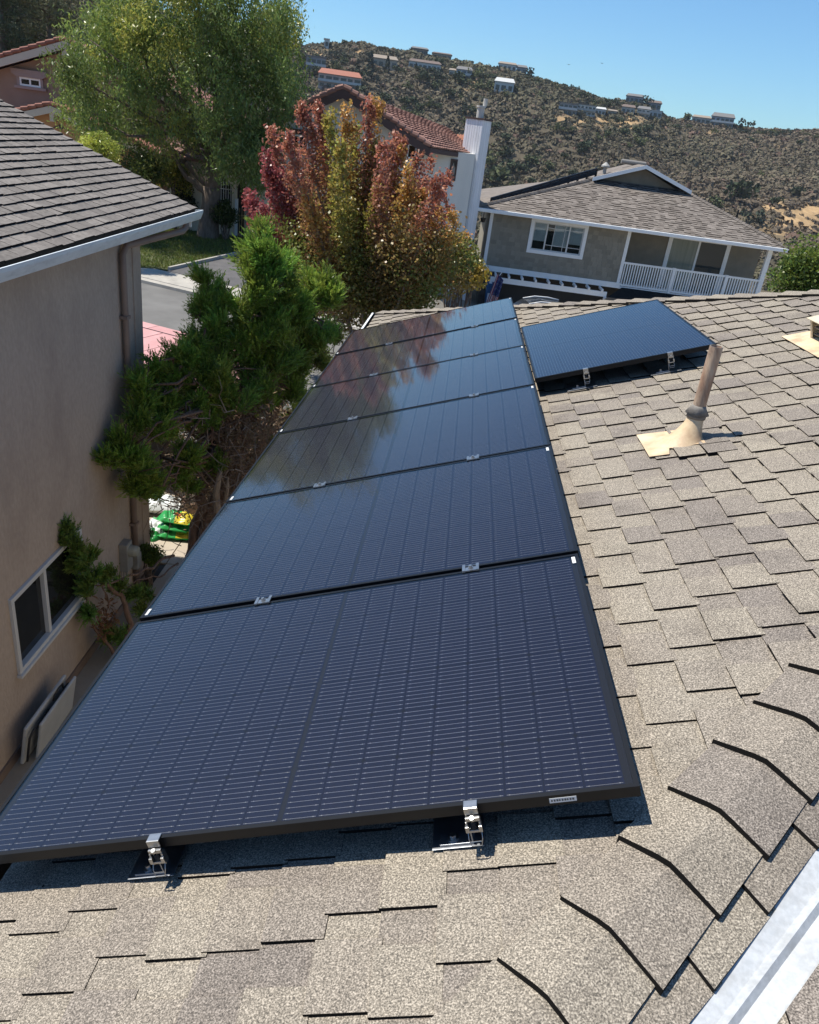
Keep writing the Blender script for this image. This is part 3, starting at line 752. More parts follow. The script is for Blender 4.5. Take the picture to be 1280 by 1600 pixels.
# height of the lawn plane by inverse distance
def idw(x, y, P):
    w_ = 1 / ((x[:, None] - P[None, :, 0]) ** 2 + (y[:, None] - P[None, :, 1]) ** 2 + .5); return (w_ * P[None, :, 2]).sum(1) / w_.sum(1)
C_ = np.stack([gx_, gy_, idw(gx_, gy_, lp) + .03], -1)
M_LEAF = leaf_mat('leaf', .42, .36); M_DRYLEAF = leaf_mat('leaf_matte', .35, .8)
tag(leaves('grass', C_, .16, .03, vary((.14, .17, .04), len(C_), .35, .12), M_LEAF, axis=np.array([0, 0, 1.0]), axis_mix=.6), 'short green lawn grass under the big leafy tree', 'grass', kind='stuff')
# driveway right of the lawn with a low edging
sheet('driveway', [gz(262, 423.5, ZR + .095), gz(300, 452, ZR + .09), gz(470, 470, ZR + .09), gz(560, 410, ZR + .2), gz(440, 372, ZR + .4), gz(387, 394, ZR + .30)], M_DRIVE, .12)
eg = MB(); E1, E2, E3 = gz(262, 421, ZR + .12), gz(385, 393, ZR + .32), gz(440, 371, ZR + .42)
for a0, a1 in ((E1, E2), (E2, E3)):
    for k in range(5):
        p0, p1 = a0 + (a1 - a0) * (k / 5 + .002), a0 + (a1 - a0) * ((k + 1) / 5 - .002)
        t_ = unit((p1 - p0)[None])[0]; nn_ = np.array([t_[1], -t_[0], 0]) * .1
        eg.prism([p0 - (0, 0, .1), p1 - (0, 0, .1), p1 + nn_ - (0, 0, .1), p0 + nn_ - (0, 0, .1)], (0, 0, .19))
tag(eg.build('lawn_edging', M_CONC), kind='structure')
# pink walk on our side of the road: border boards and scored slabs
M_PINK = mat('pink_concrete', (0.50, 0.255, 0.25), 0.75, col2=(0.58, 0.32, 0.31), scale=1.5, detail=5, rnd=.06, objrnd=.07, stain=(.40, .22, .2), sscale=2, sfac=.35)
zp = ZR + .02
PV = float((gz(222, 503, zp) - K1) @ kn)
pk = tag(sheet('pink_walk', [kpt(-9, PV, zp), kpt(9, PV, zp), kpt(9, PV - 4.05, zp), kpt(-9, PV - 4.05, zp)], mat('dark_joint', (.03, .022, .022), .95), .08), kind='structure')
plank = MB(); plank.prism([(0, 0, 0), (.185, 0, 0), (.185, 2.95, 0), (0, 2.95, 0)], (0, 0, .02)); PLANK = plank.mesh('plank', M_PINK)
brd = MB(); brd.prism([(0, 0, 0), (1.18, 0, 0), (1.18, .42, 0), (0, .42, 0)], (0, 0, .02)); BORD = brd.mesh('border_slab', M_PINK)
slp = MB(); slp.prism([(0, 0, 0), (.78, .0, 0), (.78, 2.95, 0), (0, 2.95, 0)], (0, 0, .02)); SLP = slp.mesh('slab', M_PINK)
for i in range(15): inst('border_slab', BORD, pk, kpt(-9 + i * 1.2, PV - .43, zp + .0005), (0, 0, ang))
for i in range(22): inst('slab', SLP, pk, kpt(-9 + i * .81, PV - 3.45, zp + .0005 + RNG.uniform(0, .004)), (0, 0, ang))
# concrete side path between the houses, in slabs
sp_ = tag(sheet('side_path', [(-3.95, 9.6, .235), (-2.0, 9.6, .235), (-2.0, 16, .235), (-5.6, 16, .235), (-5.6, 10.6, .235), (-3.95, 10.6, .235)], mat('joint_dirt', (.05, .045, .04), .95)), kind='structure')
M_TANC = mat('tan_concrete', (0.40, 0.34, 0.27), 0.92, col2=(0.47, 0.41, 0.33), scale=4, detail=6, stain=(.25, .2, .16), sscale=2, sfac=.4)
ps = MB(); ps.prism([(.008, .008, 0), (.89, .008, 0), (.89, .89, 0), (.008, .89, 0)], (0, 0, .03)); PSL = ps.mesh('slab', M_TANC)
for i in range(4):
    for j in range(7):
        x, y = -5.6 + i * .9, 9.65 + j * .9
        if x < -4 and y < 10.5: continue
        inst('slab', PSL, sp_, (x, y, .236 + RNG.uniform(0, .006)))
# ================================================================== LEFT HOUSE: tall stucco side wall, shingle roof, white gutter
M_LST = mat('taupe_stucco', (0.435, 0.35, 0.28), 0.93, col2=(0.49, 0.40, 0.322), scale=22, detail=10, bump=.7, bscale=30, bdist=.012, stain=(.29, .225, .18), sscale=1.1, sfac=.55, stretch=(1.2, 1.2, .6))
M_BRN = mat('brown_metal', (0.23, 0.17, 0.14), 0.55, col2=(0.27, 0.20, 0.165), scale=6)
M_GUTW = mat('white_gutter_metal', (0.66, 0.71, 0.73), 0.45, col2=(0.74, 0.78, 0.79), scale=3, detail=7, stain=(.46, .48, .48), sscale=7, sfac=.5, stretch=(1, 1, 4))
lh = thing('house', 'taupe stucco house with a grey shingle roof and white gutter on the left', 'house', (-4.0, 10.37, 0.2))
lx0, ly0 = -4.0, 10.37
def L(x, y, z): return (x - lx0, y - ly0, z - 0.2)
zE = ZC - 1.35; XG = -3.6; SLP_ = 0.39; YR = 11.44
wb = MB()
# side wall with a real window opening
w0, w1, wz0, wz1 = 6.47, 8.12, ZC - 5.80, ZC - 4.83
def wbox(mb, x0, x1, y0, y1, z0, z1, mi=0):
    a0, a1 = L(x0, y0, z0), L(x1, y1, z1); mb.box(a0[0], a1[0], a0[1], a1[1], a0[2], a1[2], mi)
zt = zE - .05
wbox(wb, -4.2, -4, -6, w0, .05, zt); wbox(wb, -4.2, -4, w1, 10.37, .05, zt); wbox(wb, -4.2, -4, w0, w1, .05, wz0); wbox(wb, -4.2, -4, w0, w1, wz1, zt)
wbox(wb, -14, -4.2, 10.17, 10.37, .05, zt + .0); wbox(wb, -14.2, -14, -6, 10.37, .05, zt)
# gable on the front
a0 = L(-4.0, 10.17, zt); a1 = L(-14, 10.17, zt); ap = L(-9, 10.17, zE + SLP_ * 5.4 - .12)
wb.prism([a0, a1, ap], (0, .2, 0))
wall = wb.build('wall', M_LST, lh)
pl_ = MB(); wbox(pl_, -4.0, -3.975, -6, 10.39, .05, .32); pl_.build('plinth', mat('plinth_brown', (.17, .125, .10), .9, col2=(.2, .15, .12), scale=3), lh)
# corner strip board
cb_ = MB(); wbox(cb_, -4.0, -3.985, 10.12, 10.385, .33, zt - .03); cb_.build('corner_board', M_LST, wall)
# roof slope facing us
XR = -9.4
def rz(x): return zE + SLP_ * (XG - x)
rf = MB()
rf.prism([L(XG + .02, -7, rz(XG) - .07), L(XG + .02, YR, rz(XG) - .07), L(XR, YR, rz(XR) - .07), L(XR, -7, rz(XR) - .07)], (0, 0, .05))
rf.prism([L(XR, -7, rz(XR) - .07), L(XR, YR, rz(XR) - .07), L(-15.2, YR, rz(XG) - .07), L(-15.2, -7, rz(XG) - .07)], (0, 0, .05))
lroof = rf.build('roof', M_DECK, lh)
M_LSH = mat('grey_shingle', (0.155, 0.137, 0.12), 0.93, col2=(0.25, 0.224, 0.20), scale=26, detail=5, lo=.3, hi=.72, objrnd=.16, spec=.25, stain=(.12, .105, .095), sscale=1.3, sfac=.5, bump=.4, bscale=120, bdist=.003)
M_LSH2 = mat('grey_shingle_far', (0.155, 0.137, 0.12), 0.93, col2=(0.25, 0.224, 0.20), scale=26, detail=5, lo=.3, hi=.72, rnd=.16, spec=.25, stain=(.12, .105, .095), sscale=1.3, sfac=.5)
ex_ = 0.142; cx_ = 1 / math.hypot(1, SLP_); dxs = ex_ * cx_
lt = []
rl = random.Random(3)
for i in range(int((XG - XR) / dxs)):
    x0 = XG + .05 - i * dxs; x1 = x0 - dxs - .02
    y = -5 + rl.uniform(0, .2)
    while y < YR:
        wd = rl.uniform(.10, .27); y1 = min(y + wd - .011, YR + .01)
        lift = .020 + rl.uniform(-.003, .005)
        lt.append((x0 + rl.uniform(-.006, .006), x1, y, y1, lift)); y += wd
def ltab(mb, q):
    x0, x1, y0, y1, lf = q
    T = [L(x0, y0, rz(x0) + lf), L(x0, y1, rz(x0) + lf + .002), L(x1, y1, rz(x1) + .002), L(x1, y0, rz(x1) + .002)]
    Bm = [(p[0], p[1], p[2] - .022) for p in T]
    mb.add(T, [(0, 1, 2, 3)], 0)
    for a_, b_ in ((0, 1), (1, 2), (2, 3), (3, 0)): mb.add([T[a_], T[b_], Bm[b_], Bm[a_]], [(0, 3, 2, 1)], 1)
def lrank(q):
    P = np.array([(q[0], q[2], rz(q[0])), (q[0], q[3], rz(q[0])), (q[1], q[3], rz(q[1])), (q[1], q[2], rz(q[1]))]); pq, z = to_px(P)
    if z.min() < .5 or pq[:, 0].max() < 0 or pq[:, 1].max() < 0: return 0
    x, y = pq[:, 0], pq[:, 1]; return abs(np.dot(x, np.roll(y, 1)) - np.dot(y, np.roll(x, 1))) / 2
lt.sort(key=lrank, reverse=True)
for q in lt[:285]:
    mb = MB(); ltab(mb, q); mb.build('shingle', [M_LSH, M_EDGE], lroof)
rs_ = MB()
for q in lt[285:]: ltab(rs_, q)
tag(rs_.build('small_shingles', [M_LSH2, M_EDGE], lroof), kind='stuff')
rb = MB(); rb.prism([L(XG, YR + .012, rz(XG) - .17), L(XR, YR + .012, rz(XR) - .17), L(XR, YR + .012, rz(XR) + .0), L(XG, YR + .012, rz(XG) + .0)], (0, .03, 0)); rb.build('barge_board', M_BRN, lh)
so = MB(); wbox(so, -4.0, XG - .01, -6, YR, zE - .145, zE - .125); wbox(so, XG - .03, XG - .005, -6, YR, zE - .14, zE - .07); so.build('soffit', M_LST, lh)
gw = MB()
gy1 = YR + .02
pr = [(0, 0), (.09, 0), (.105, .035), (.125, .085), (.13, .125), (.115, .125), (.108, .09), (.085, .01), (.008, .01), (.008, .12), (0, .12)]
k = [L(XG + p[0], -6.5, zE - .145 + p[1]) for p in pr]
gw.prism(k, (0, gy1 + 6.5, 0)); gut = gw.build('gutter', M_GUTW, lh)
ec = MB(); ec.prism([L(XG + p[0], gy1, zE - .145 + p[1]) for p in ((0, 0), (.09, 0), (.105, .035), (.125, .085), (.13, .125), (0, .12))], (0, .008, 0)); ec.build('gutter_end', M_GUTW, gut)
# short fascia return under the gutter end
fr_ = MB(); wbox(fr_, XG - .02, XG + .06, YR - .30, YR - .28, zE - .23, zE - .146); fr_.build('gutter_bracket', M_WHITE, gut)
dp = MB(); yd = 9.70
dp.tube([L(XG + .05, 10.95, zE - .14), L(XG + .05, 10.95, zE - .20), L(XG + .03, 10.86, zE - .25), L(-3.93, 9.80, zE - .36), L(-3.945, yd, zE - .45), L(-3.945, yd, zE - .7), L(-3.945, yd, .35)], .042, 10)
dsp = dp.build('downspout', M_BRN, lh, smooth=True)
for zz_ in (1.4, 3.0, 4.4):
    st_ = MB(); wbox(st_, -3.9995, -3.898, yd - .06, yd + .06, zz_, zz_ + .04); st_.build('strap', M_BRN, dsp)
# sliding window
M_VINYL = mat('white_vinyl', (0.62, 0.62, 0.60), 0.4)
M_DKGL = mat('dark_window_glass', (0.012, 0.013, 0.013), 0.06, spec=0.6)
M_ROOMDK = mat('room_dark', (.02, .02, .02), .9)
wi = MB(); fw_ = .055
for (y0_, y1_, z0_, z1_) in ((w0, w1, wz0, wz0 + fw_), (w0, w1, wz1 - fw_, wz1), (w0, w0 + fw_, wz0 + fw_, wz1 - fw_), (w1 - fw_, w1, wz0 + fw_, wz1 - fw_)):
    wbox(wi, -4.08, -3.965, y0_, y1_, z0_, z1_)
ym = w0 + .74; wbox(wi, -4.07, -3.985, ym - .03, ym + .03, wz0 + fw_, wz1 - fw_)
win = wi.build('window', M_VINYL, lh, bevel=.004)
pn = MB(); wbox(pn, -4.04, -4.034, w0 + fw_, ym - .03, wz0 + fw_, wz1 - fw_); pn.build('pane', M_DKGL, win)
pn = MB(); wbox(pn, -4.03, -4.024, ym + .03, w1 - fw_, wz0 + fw_, wz1 - fw_); pn.build('pane', M_DKGL, win)
rm_ = MB(); wbox(rm_, -4.19, -4.12, w0 + .001, w1 - .001, wz0 + .001, wz1 - .001); rm_.build('blind_or_room', M_ROOMDK, win)  # dark sheet behind the panes, standing in for the unlit room
sh = MB(); wbox(sh, -4.0, -3.94, w0 - .02, w1 + .02, wz0 - .035, wz0 - .002); sh.build('sill', M_VINYL, win)
# meters on the wall
M_GREYB = mat('grey_meter_box', (.30, .29, .26), .5, col2=(.36, .35, .31), scale=8)
me_ = MB(); my, mz = 9.33, ZC - 5.85
wbox(me_, -4.0, -3.88, my - .10, my + .10, mz - .28, mz + .16); meter = me_.build('electric_meter', M_GREYB, lh, bevel=.01)
md = MB(); md.tube([L(-3.88, my, mz + .03), L(-3.80, my, mz + .03), L(-3.76, my, mz + .03)], [.085, .085, .07], 18); md.build('meter_dial', mat('meter_glass', (.42, .42, .34), .15), meter, smooth=False)
mc_ = MB(); mc_.tube([L(-3.96, my + .04, mz - .28), L(-3.96, my + .04, .4)], .014, 8); mc_.tube([L(-3.96, my - .06, mz - .28), L(-3.96, my - .06, .4)], .011, 8); mc_.build('conduit', M_GREYB, meter)
jb = MB(); wbox(jb, -4.0, -3.86, my + .21, my + .37, mz - .42, mz - .18); jb.build('junction_box', M_GREYB, lh, bevel=.01)

# folding tables leaning on the wall
M_TBL = mat('white_plastic_table', (.42, .44, .44), .5, col2=(.48, .50, .50), scale=5)
tb_ = thing('folding_table', 'white plastic folding table leaning on the stucco wall below the window', 'folding table', (-3.93, 6.55, .22))
tm = Matrix.Rotation(radians(10), 4, 'Y')
def tbox(mb, x0, x1, y0, y1, z0, z1): mb.box(x0, x1, y0, y1, z0, z1, 0, tm)
t1 = MB(); tbox(t1, .02, .06, -.42, .52, .02, .56); t1.build('tabletop', M_TBL, tb_, bevel=.015)
t2 = MB(); tbox(t2, .13, .165, -.30, .56, .02, .545); t2.build('tabletop', M_TBL, tb_, bevel=.015)
t3 = MB()
t3.tube([tm @ Vector(p) for p in ((.10, -.42, .10), (.10, -.42, .44), (.10, -.36, .48), (.10, .0, .48), (.10, .06, .44), (.10, .06, .10))], .014, 8)
t3.tube([tm @ Vector(p) for p in ((.11, .30, .12), (.11, .30, .46), (.11, .36, .50), (.11, .44, .50), (.11, .50, .46), (.11, .50, .12))], .014, 8)
t3.build('leg_frame', M_BLACKHW, tb_, smooth=True)
hn = MB(); hn.tube([tm @ Vector(p) for p in ((.10, .1, .53), (.10, .12, .60), (.10, .22, .62), (.10, .32, .60), (.10, .34, .53))], .011, 8); hn.build('handle', M_BLACKHW, tb_, smooth=True)

# ================================================================== bags of soil by the wall corner
M_GRN = mat('green_bag', (.02, .26, .055), .35, col2=(.03, .34, .08), scale=4)
M_YEL = mat('yellow_print', (.62, .50, .04), .35)
M_ORG = mat('orange_print', (.55, .13, .03), .35)
M_WBAG = mat('white_bag', (.62, .66, .66), .4, col2=(.72, .74, .73), scale=6)
M_TEAL = mat('teal_print', (.05, .38, .40), .4)
def bag(name, label, loc, rz_, mbody, mband, mdisc, size=(.62, .40, .15), grp=None):
    t = thing(name, label, 'bag', loc, rz_, grp)
    nx, ny = 22, 14; V = []; Fc = []; ci = []
    for side in (1, -1):
        for i in range(nx + 1):
            for j in range(ny + 1):
                u, v = i / nx * 2 - 1, j / ny * 2 - 1
                e = max(0, 1 - abs(u) ** 4) ** .6 * max(0, 1 - abs(v) ** 3) ** .6
                wv = .018 * sin(9 * u + 3 * v + loc[0] * 20) + .014 * sin(13 * v - 5 * u + loc[1] * 9)
                V.append((u * size[0] / 2 * (1 - .05 * v * v), v * size[1] / 2 * (1 - .06 * u * u), size[2] * .5 + side * (size[2] * .5 * e + wv * e)))
    o1 = (nx + 1) * (ny + 1)
    mb = MB(); mb.v = V
    for s_ in (0, 1):
        for i in range(nx):
            for j in range(ny):
                a_ = s_ * o1 + i * (ny + 1) + j; q = (a_, a_ + ny + 1, a_ + ny + 2, a_ + 1)
                u = (i + .5) / nx * 2 - 1; v = (j + .5) / ny * 2 - 1
                mi = 0
                if s_ == 0:
                    if u > .12: mi = 1
                    if (u - .05) ** 2 + (v * .7) ** 2 < .05: mi = 2
                mb.f.append(q if s_ == 0 else q[::-1]); mb.m.append(mi)
    mb.build('sack', [mbody, mband, mdisc], t, smooth=True)
    hm = MB()
    for sx_ in (-1, 1): hm.box(sx_ * size[0] / 2 - .022, sx_ * size[0] / 2 + .022, -size[1] * .44, size[1] * .44, size[2] * .5 - .003, size[2] * .5 + .003)
    hm.build('seam', mbody, t)
    return t
bp0 = at_z(262, 840, .27)
bx, by = bp0[0], bp0[1]
g_b = 'green sacks of garden soil by the path'
bag('soil_bag', 'green and yellow soil bag lying flat at the bottom of the stack', (bx + .13, by + .08, .27), .1, M_GRN, M_YEL, M_YEL, (.54, .38, .15), g_b)
bag('soil_bag', 'plain green soil bag in the middle of the stack', (bx + .12, by + .11, .405), .0, M_GRN, M_GRN, M_GRN, (.52, .38, .14), g_b)
bag('soil_bag', 'green soil bag with orange print and yellow end, topmost of the stack', (bx + .12, by + .15, .53), -.08, M_GRN, M_YEL, M_ORG, (.56, .40, .14), g_b)
b4 = bag('soil_bag', 'green and white soil bag slumped against the left side of the stack', (bx - .26, by + .02, .275), 1.2, M_GRN, M_WBAG, M_GRN, (.50, .36, .15), g_b)
b4.rotation_euler = (.25, -.5, 1.2)
wbp = at_z(236, 802, .30)
bag('white_sack', 'white plastic sack with teal print lying beyond the green soil bags', (wbp[0], wbp[1] + .2, .28), .2, M_WBAG, M_WBAG, M_TEAL, (.85, .55, .24))
M_BRICK = mat('terracotta_pot', (.28, .17, .12), .85, col2=(.34, .22, .16), scale=6)
pot = thing('planter_pot', 'weathered terracotta pot standing behind the green soil bags', 'pot', (bx + .18, by + .85, .27))
pt = MB(); pt.tube([(0, 0, 0), (0, 0, .30)], [.13, .18], 20); pt.tube([(0, 0, .30), (0, 0, .36)], [.205, .205], 20); pt.build('pot_body', M_BRICK, pot)
pdirt = MB(); pdirt.tube([(0, 0, .361), (0, 0, .366)], .185, 20); pdirt.build('soil', mat('potting_soil', (.04, .03, .02), .95), pot)
# ================================================================== GREY SHINGLED HOUSE across the street
YG = 40.0
def GX(px, py, Y=YG): return at_y(px, py, Y)[0]
def GZ(px, py, Y=YG): return at_y(px, py, Y)[2]
M_GSH = mat('grey_wall_shingle', (0.235, 0.215, 0.172), 0.9, col2=(0.275, 0.25, 0.20), scale=3, objrnd=.13, spec=.3)
M_GSID = mat('grey_siding', (0.20, 0.18, 0.142), 0.85, col2=(0.235, 0.21, 0.166), scale=3, spec=.3)
M_TRIM = mat('white_trim', (0.80, 0.80, 0.79), 0.55, col2=(0.84, 0.84, 0.82), scale=4)
M_ROOFB = mat('brown_roof_shingle', (0.155, 0.133, 0.115), 0.95, col2=(0.215, 0.188, 0.165), scale=2.5, detail=6, rnd=.2, spec=.2)
M_STONE = mat('dark_ledgestone', (0.07, 0.058, 0.048), 0.9, col2=(0.14, 0.115, 0.095), scale=6, objrnd=.35, bump=.4, bscale=25)
M_SHADE = mat('porch_wall_shaded', (0.06, 0.055, 0.05), 0.9)  # near-black wall colour stands in for the shade inside the porch
gx0 = GX(762, 370); gx1 = GX(977, 400); gx2 = GX(1200, 418)
zeG = (GZ(745.5, 319) + GZ(1230, 391)) / 2
zb0 = (GZ(753, 411.5) + GZ(943, 440)) / 2; zb1 = (GZ(753, 422) + GZ(943, 446.5)) / 2
zgG = near_z(5.0, 40.0)
gh = thing('house', 'grey shingle sided house with white trim, balcony railing and brown hip roof', 'house', (gx0, YG, zgG))
def G(x, y, z): return (x - gx0, y - YG, z - zgG)
def gbox(mb, x0, x1, y0, y1, z0, z1, mi=0):
    a_, b_ = G(x0, y0, z0), G(x1, y1, z1); mb.box(a_[0], b_[0], a_[1], b_[1], a_[2], b_[2], mi)
# window opening
wx0 = (GX(832, 339) + GX(822, 393)) / 2; wx1 = (GX(921, 351) + GX(909.6, 406)) / 2
wz1_ = (GZ(832, 339) + GZ(921, 351.5)) / 2; wz0_ = (GZ(822, 393) + GZ(909.6, 406.4)) / 2
tr = .17
ix0, ix1, iz0, iz1 = wx0 + tr, wx1 - tr, wz0_ + tr, wz1_ - tr
ztG = zeG - .12
bw = MB()
gbox(bw, gx0, ix0, YG, YG + .25, zb0, ztG); gbox(bw, ix1, gx1, YG, YG + .25, zb0, ztG); gbox(bw, ix0, ix1, YG, YG + .25, zb0, iz0); gbox(bw, ix0, ix1, YG, YG + .25, iz1, ztG)
gbox(bw, gx0, gx0 + .25, YG + .25, YG + 11, zgG, ztG); gbox(bw, gx2 - .25, gx2, YG + 1.75, YG + 11, zgG, ztG); gbox(bw, gx0, gx2, YG + 11, YG + 11.25, zgG, ztG)
gbox(bw, gx1 - .2, gx1, YG + .25, YG + 1.5, zb0, ztG)
gwall = bw.build('wall', M_GSH, gh)
# shingles on the wall, each a piece
rG = random.Random(8)
shm = {}
rowh = .205
nrow = int((ztG - zb0) / rowh)
for r in range(nrow):
    z0 = zb0 + .01 + r * rowh
    x = gx0 + .13 - rG.uniform(0, .15)
    while x < gx1 - .13:
        wd = rG.choice((.19, .23, .27)); xa, xb = max(x, gx0 + .12), min(x + wd, gx1 - .12); x += wd
        if xb - xa < .06: continue
        zc_ = z0 + rowh / 2
        if xb > wx0 - .01 and xa < wx1 + .01 and z0 + rowh > wz0_ - .01 and z0 < wz1_ + .01:
            if xa < wx0 < xb and xa < wx0 - .05: xb = wx0 - .002
            elif xa < wx1 < xb and xb > wx1 + .05: xa = wx1 + .002
            else: continue
        w_ = round(xb - xa - .012, 2)
        if w_ < .04: continue
        if w_ not in shm:
            mb = MB(); mb.prism([(0, -.022, 0), (0, -.003, 0), (0, -.003, rowh), (0, -.008, rowh)], (w_, 0, 0)); shm[w_] = mb.mesh('wall_shingle', M_GSH)
        inst('wall_shingle', shm[w_], gwall, G(xa, YG, z0 + rG.uniform(-.006, .006)))
# trim
for xa_ in (gx0 - .03, gx1 - .13):
    tmb = MB(); gbox(tmb, xa_, xa_ + .16, YG - .045, YG - .0, zb0, ztG); tmb.build('corner_board', M_TRIM, gh)
bd = MB(); gbox(bd, gx0 - .06, gx1 + .05, YG - .06, YG + .2, zb1, zb0); bd.build('band_board', M_TRIM, gh)
ws = MB()
for (a0, a1, b0_, b1_) in ((wx0, ix0, wz0_, wz1_), (ix1, wx1, wz0_, wz1_), (ix0, ix1, wz0_, iz0), (ix0, ix1, iz1, wz1_)): gbox(ws, a0, a1, YG - .05, YG - .001, b0_, b1_)
gwin = ws.build('window', M_TRIM, gh, bevel=.006)
third = (ix1 - ix0)
bars = MB(); q1, q2_ = ix0 + third * .27, ix0 + third * .72
for xb in (q1, q2_): gbox(bars, xb - .035, xb + .035, YG + .03, YG + .09, iz0, iz1)
for (a0, a1, b0_, b1_) in ((ix0, ix0 + .05, iz0, iz1), (ix1 - .05, ix1, iz0, iz1), (ix0 + .05, ix1 - .05, iz0, iz0 + .05), (ix0 + .05, ix1 - .05, iz1 - .05, iz1)): gbox(bars, a0, a1, YG + .02, YG + .1, b0_, b1_)
bars.build('sash', M_VINYL, gwin)
M_WGL = glass_pane('house_window_glass', (.84, .88, .87), .02, 1.6)
for (a0, a1) in ((ix0 + .05, q1 - .035), (q1 + .035, q2_ - .035), (q2_ + .035, ix1 - .05)):
    pn = MB(); gbox(pn, a0, a1, YG + .06, YG + .064, iz0 + .05, iz1 - .05); pn.build('pane', M_WGL, gwin)
M_BLIND = mat('pale_blind', (.66, .67, .68), .8, col2=(.74, .75, .76), scale=2)
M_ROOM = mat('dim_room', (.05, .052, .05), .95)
bl = MB(); gbox(bl, ix0 + .02, q1, YG + .066, YG + .068, iz0 + .42, iz1 - .02); gbox(bl, q1 + third * .15, q2_, YG + .066, YG + .068, iz0 + .25, iz1 - .02); gbox(bl, q2_ + .03, ix1 - .02, YG + .066, YG + .068, iz0 + .45, iz1 - .02); bl.build('blind_or_room', M_BLIND, gwin)
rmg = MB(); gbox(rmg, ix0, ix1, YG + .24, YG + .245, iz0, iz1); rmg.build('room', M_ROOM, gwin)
mu = MB()
for xx in (q1 + third * .15, q1 + third * .36): gbox(mu, xx - .012, xx + .012, YG + .045, YG + .058, iz0 + .05, iz1 - .05)
for zz_ in (iz0 + .28, iz1 - .22): gbox(mu, q1 + .035, ix1 - .05, YG + .0465, YG + .0575, zz_ - .012, zz_ + .012)
mu.build('muntin', M_VINYL, gwin)
# recessed balcony
yb = YG + 1.5
rc = MB(); gbox(rc, gx1, gx2, yb, yb + .2, zgG, ztG); rec = rc.build('balcony_wall', M_GSID, gh)
for k in range(14):
    sd = MB(); z0 = zb1 + .1 + k * .2
    if z0 + .2 > ztG: break
    sd.prism([G(gx1 + .01, yb - .022, z0), G(gx1 + .01, yb - .001, z0), G(gx1 + .01, yb - .001, z0 + .198), G(gx1 + .01, yb - .006, z0 + .198)], (gx2 - gx1 - .02, 0, 0)); sd.build('siding_board', M_GSID, rec)
dx0, dx1 = GX(1046, 395, yb), GX(1130, 405, yb); dz1 = GZ(1090, 377, yb); dz0 = zb1 + .12
dr = MB()
for (a0, a1, b0_, b1_) in ((dx0 - .2, dx0, dz0, dz1 + .2), (dx1, dx1 + .2, dz0, dz1 + .2), (dx0, dx1, dz1, dz1 + .2)): gbox(dr, a0, a1, yb - .07, yb - .024, b0_, b1_)
gbox(dr, (dx0 + dx1) / 2 - .05, (dx0 + dx1) / 2 + .05, yb - .065, yb - .03, dz0, dz1)
gd = dr.build('sliding_door', M_TRIM, gh)
for (a0, a1, m_) in ((dx0, (dx0 + dx1) / 2 - .05, mat('door_curtain_glass', (.16, .19, .16), .12, col2=(.25, .28, .24), scale=1.2, stretch=(5, 1, .3))), ((dx0 + dx1) / 2 + .05, dx1, mat('door_glass_dark', (.03, .04, .042), .06))):
    pn = MB(); gbox(pn, a0, a1, yb - .045, yb - .04, dz0, dz1); pn.build('pane', m_, gd)
fl_ = MB(); gbox(fl_, gx1, gx2, YG - .02, yb, zb1 - .02, zb1 + .1); fl_.build('balcony_floor', M_TRIM, gh)
ps_ = MB(); gbox(ps_, gx2 - .22, gx2, YG - .02, YG + .2, zb1 + .1, ztG); ps_.build('balcony_post', M_TRIM, gh)
zrt = (GZ(977, 407.6) + GZ(1193, 440)) / 2; zrb = zb1 + .19
rl_ = MB(); gbox(rl_, gx1 + .03, gx2 - .22, YG + .0, YG + .10, zrt - .09, zrt); gbox(rl_, gx1 + .03, gx2 - .22, YG + .015, YG + .085, zrb - .06, zrb + .02)
rail = rl_.build('railing', M_TRIM, gh)
for f_ in (.365, .74):
    pst = MB(); gbox(pst, gx1 + (gx2 - gx1) * f_ - .07, gx1 + (gx2 - gx1) * f_ + .07, YG - .03, YG + .13, zb1 + .1, zrt + .02); pst.build('rail_post', M_TRIM, rail)
bb = MB(); bb.box(-.027, .027, -.027, .027, 0, zrt - .092 - zrb - .021); BAL = bb.mesh('baluster', M_TRIM)
nb = 52
for k in range(nb):
    x = gx1 + .12 + (gx2 - gx1 - .45) * k / (nb - 1); p = G(x, YG + .05, zrb + .0205); inst('baluster', BAL, rail, p)
# skirt roof under the balcony
M_BLKSH = mat('black_shingle', (.012, .0125, .014), .95, col2=(.02, .021, .023), scale=10, spec=.15)
skx0 = GX(941, 441)
sk = MB(); zs1, zs0 = zb1 + .06, zb1 - .42
sk.prism([G(gx1 + .2, YG - .03, zs1), G(gx2 + .2, YG - .03, zs1), G(gx2 + .2, YG - 1.35, zs0), G(skx0, YG - 1.35, zs0)], (0, 0, -.06)); skirt = sk.build('skirt_roof', M_BLKSH, gh)
sf_ = MB(); gbox(sf_, skx0, gx2 + .2, YG - 1.38, YG - 1.352, zs0 - .30, zs0 - .01); sf_.build('fascia', mat('cream_trim', (.60, .57, .47), .6), skirt)
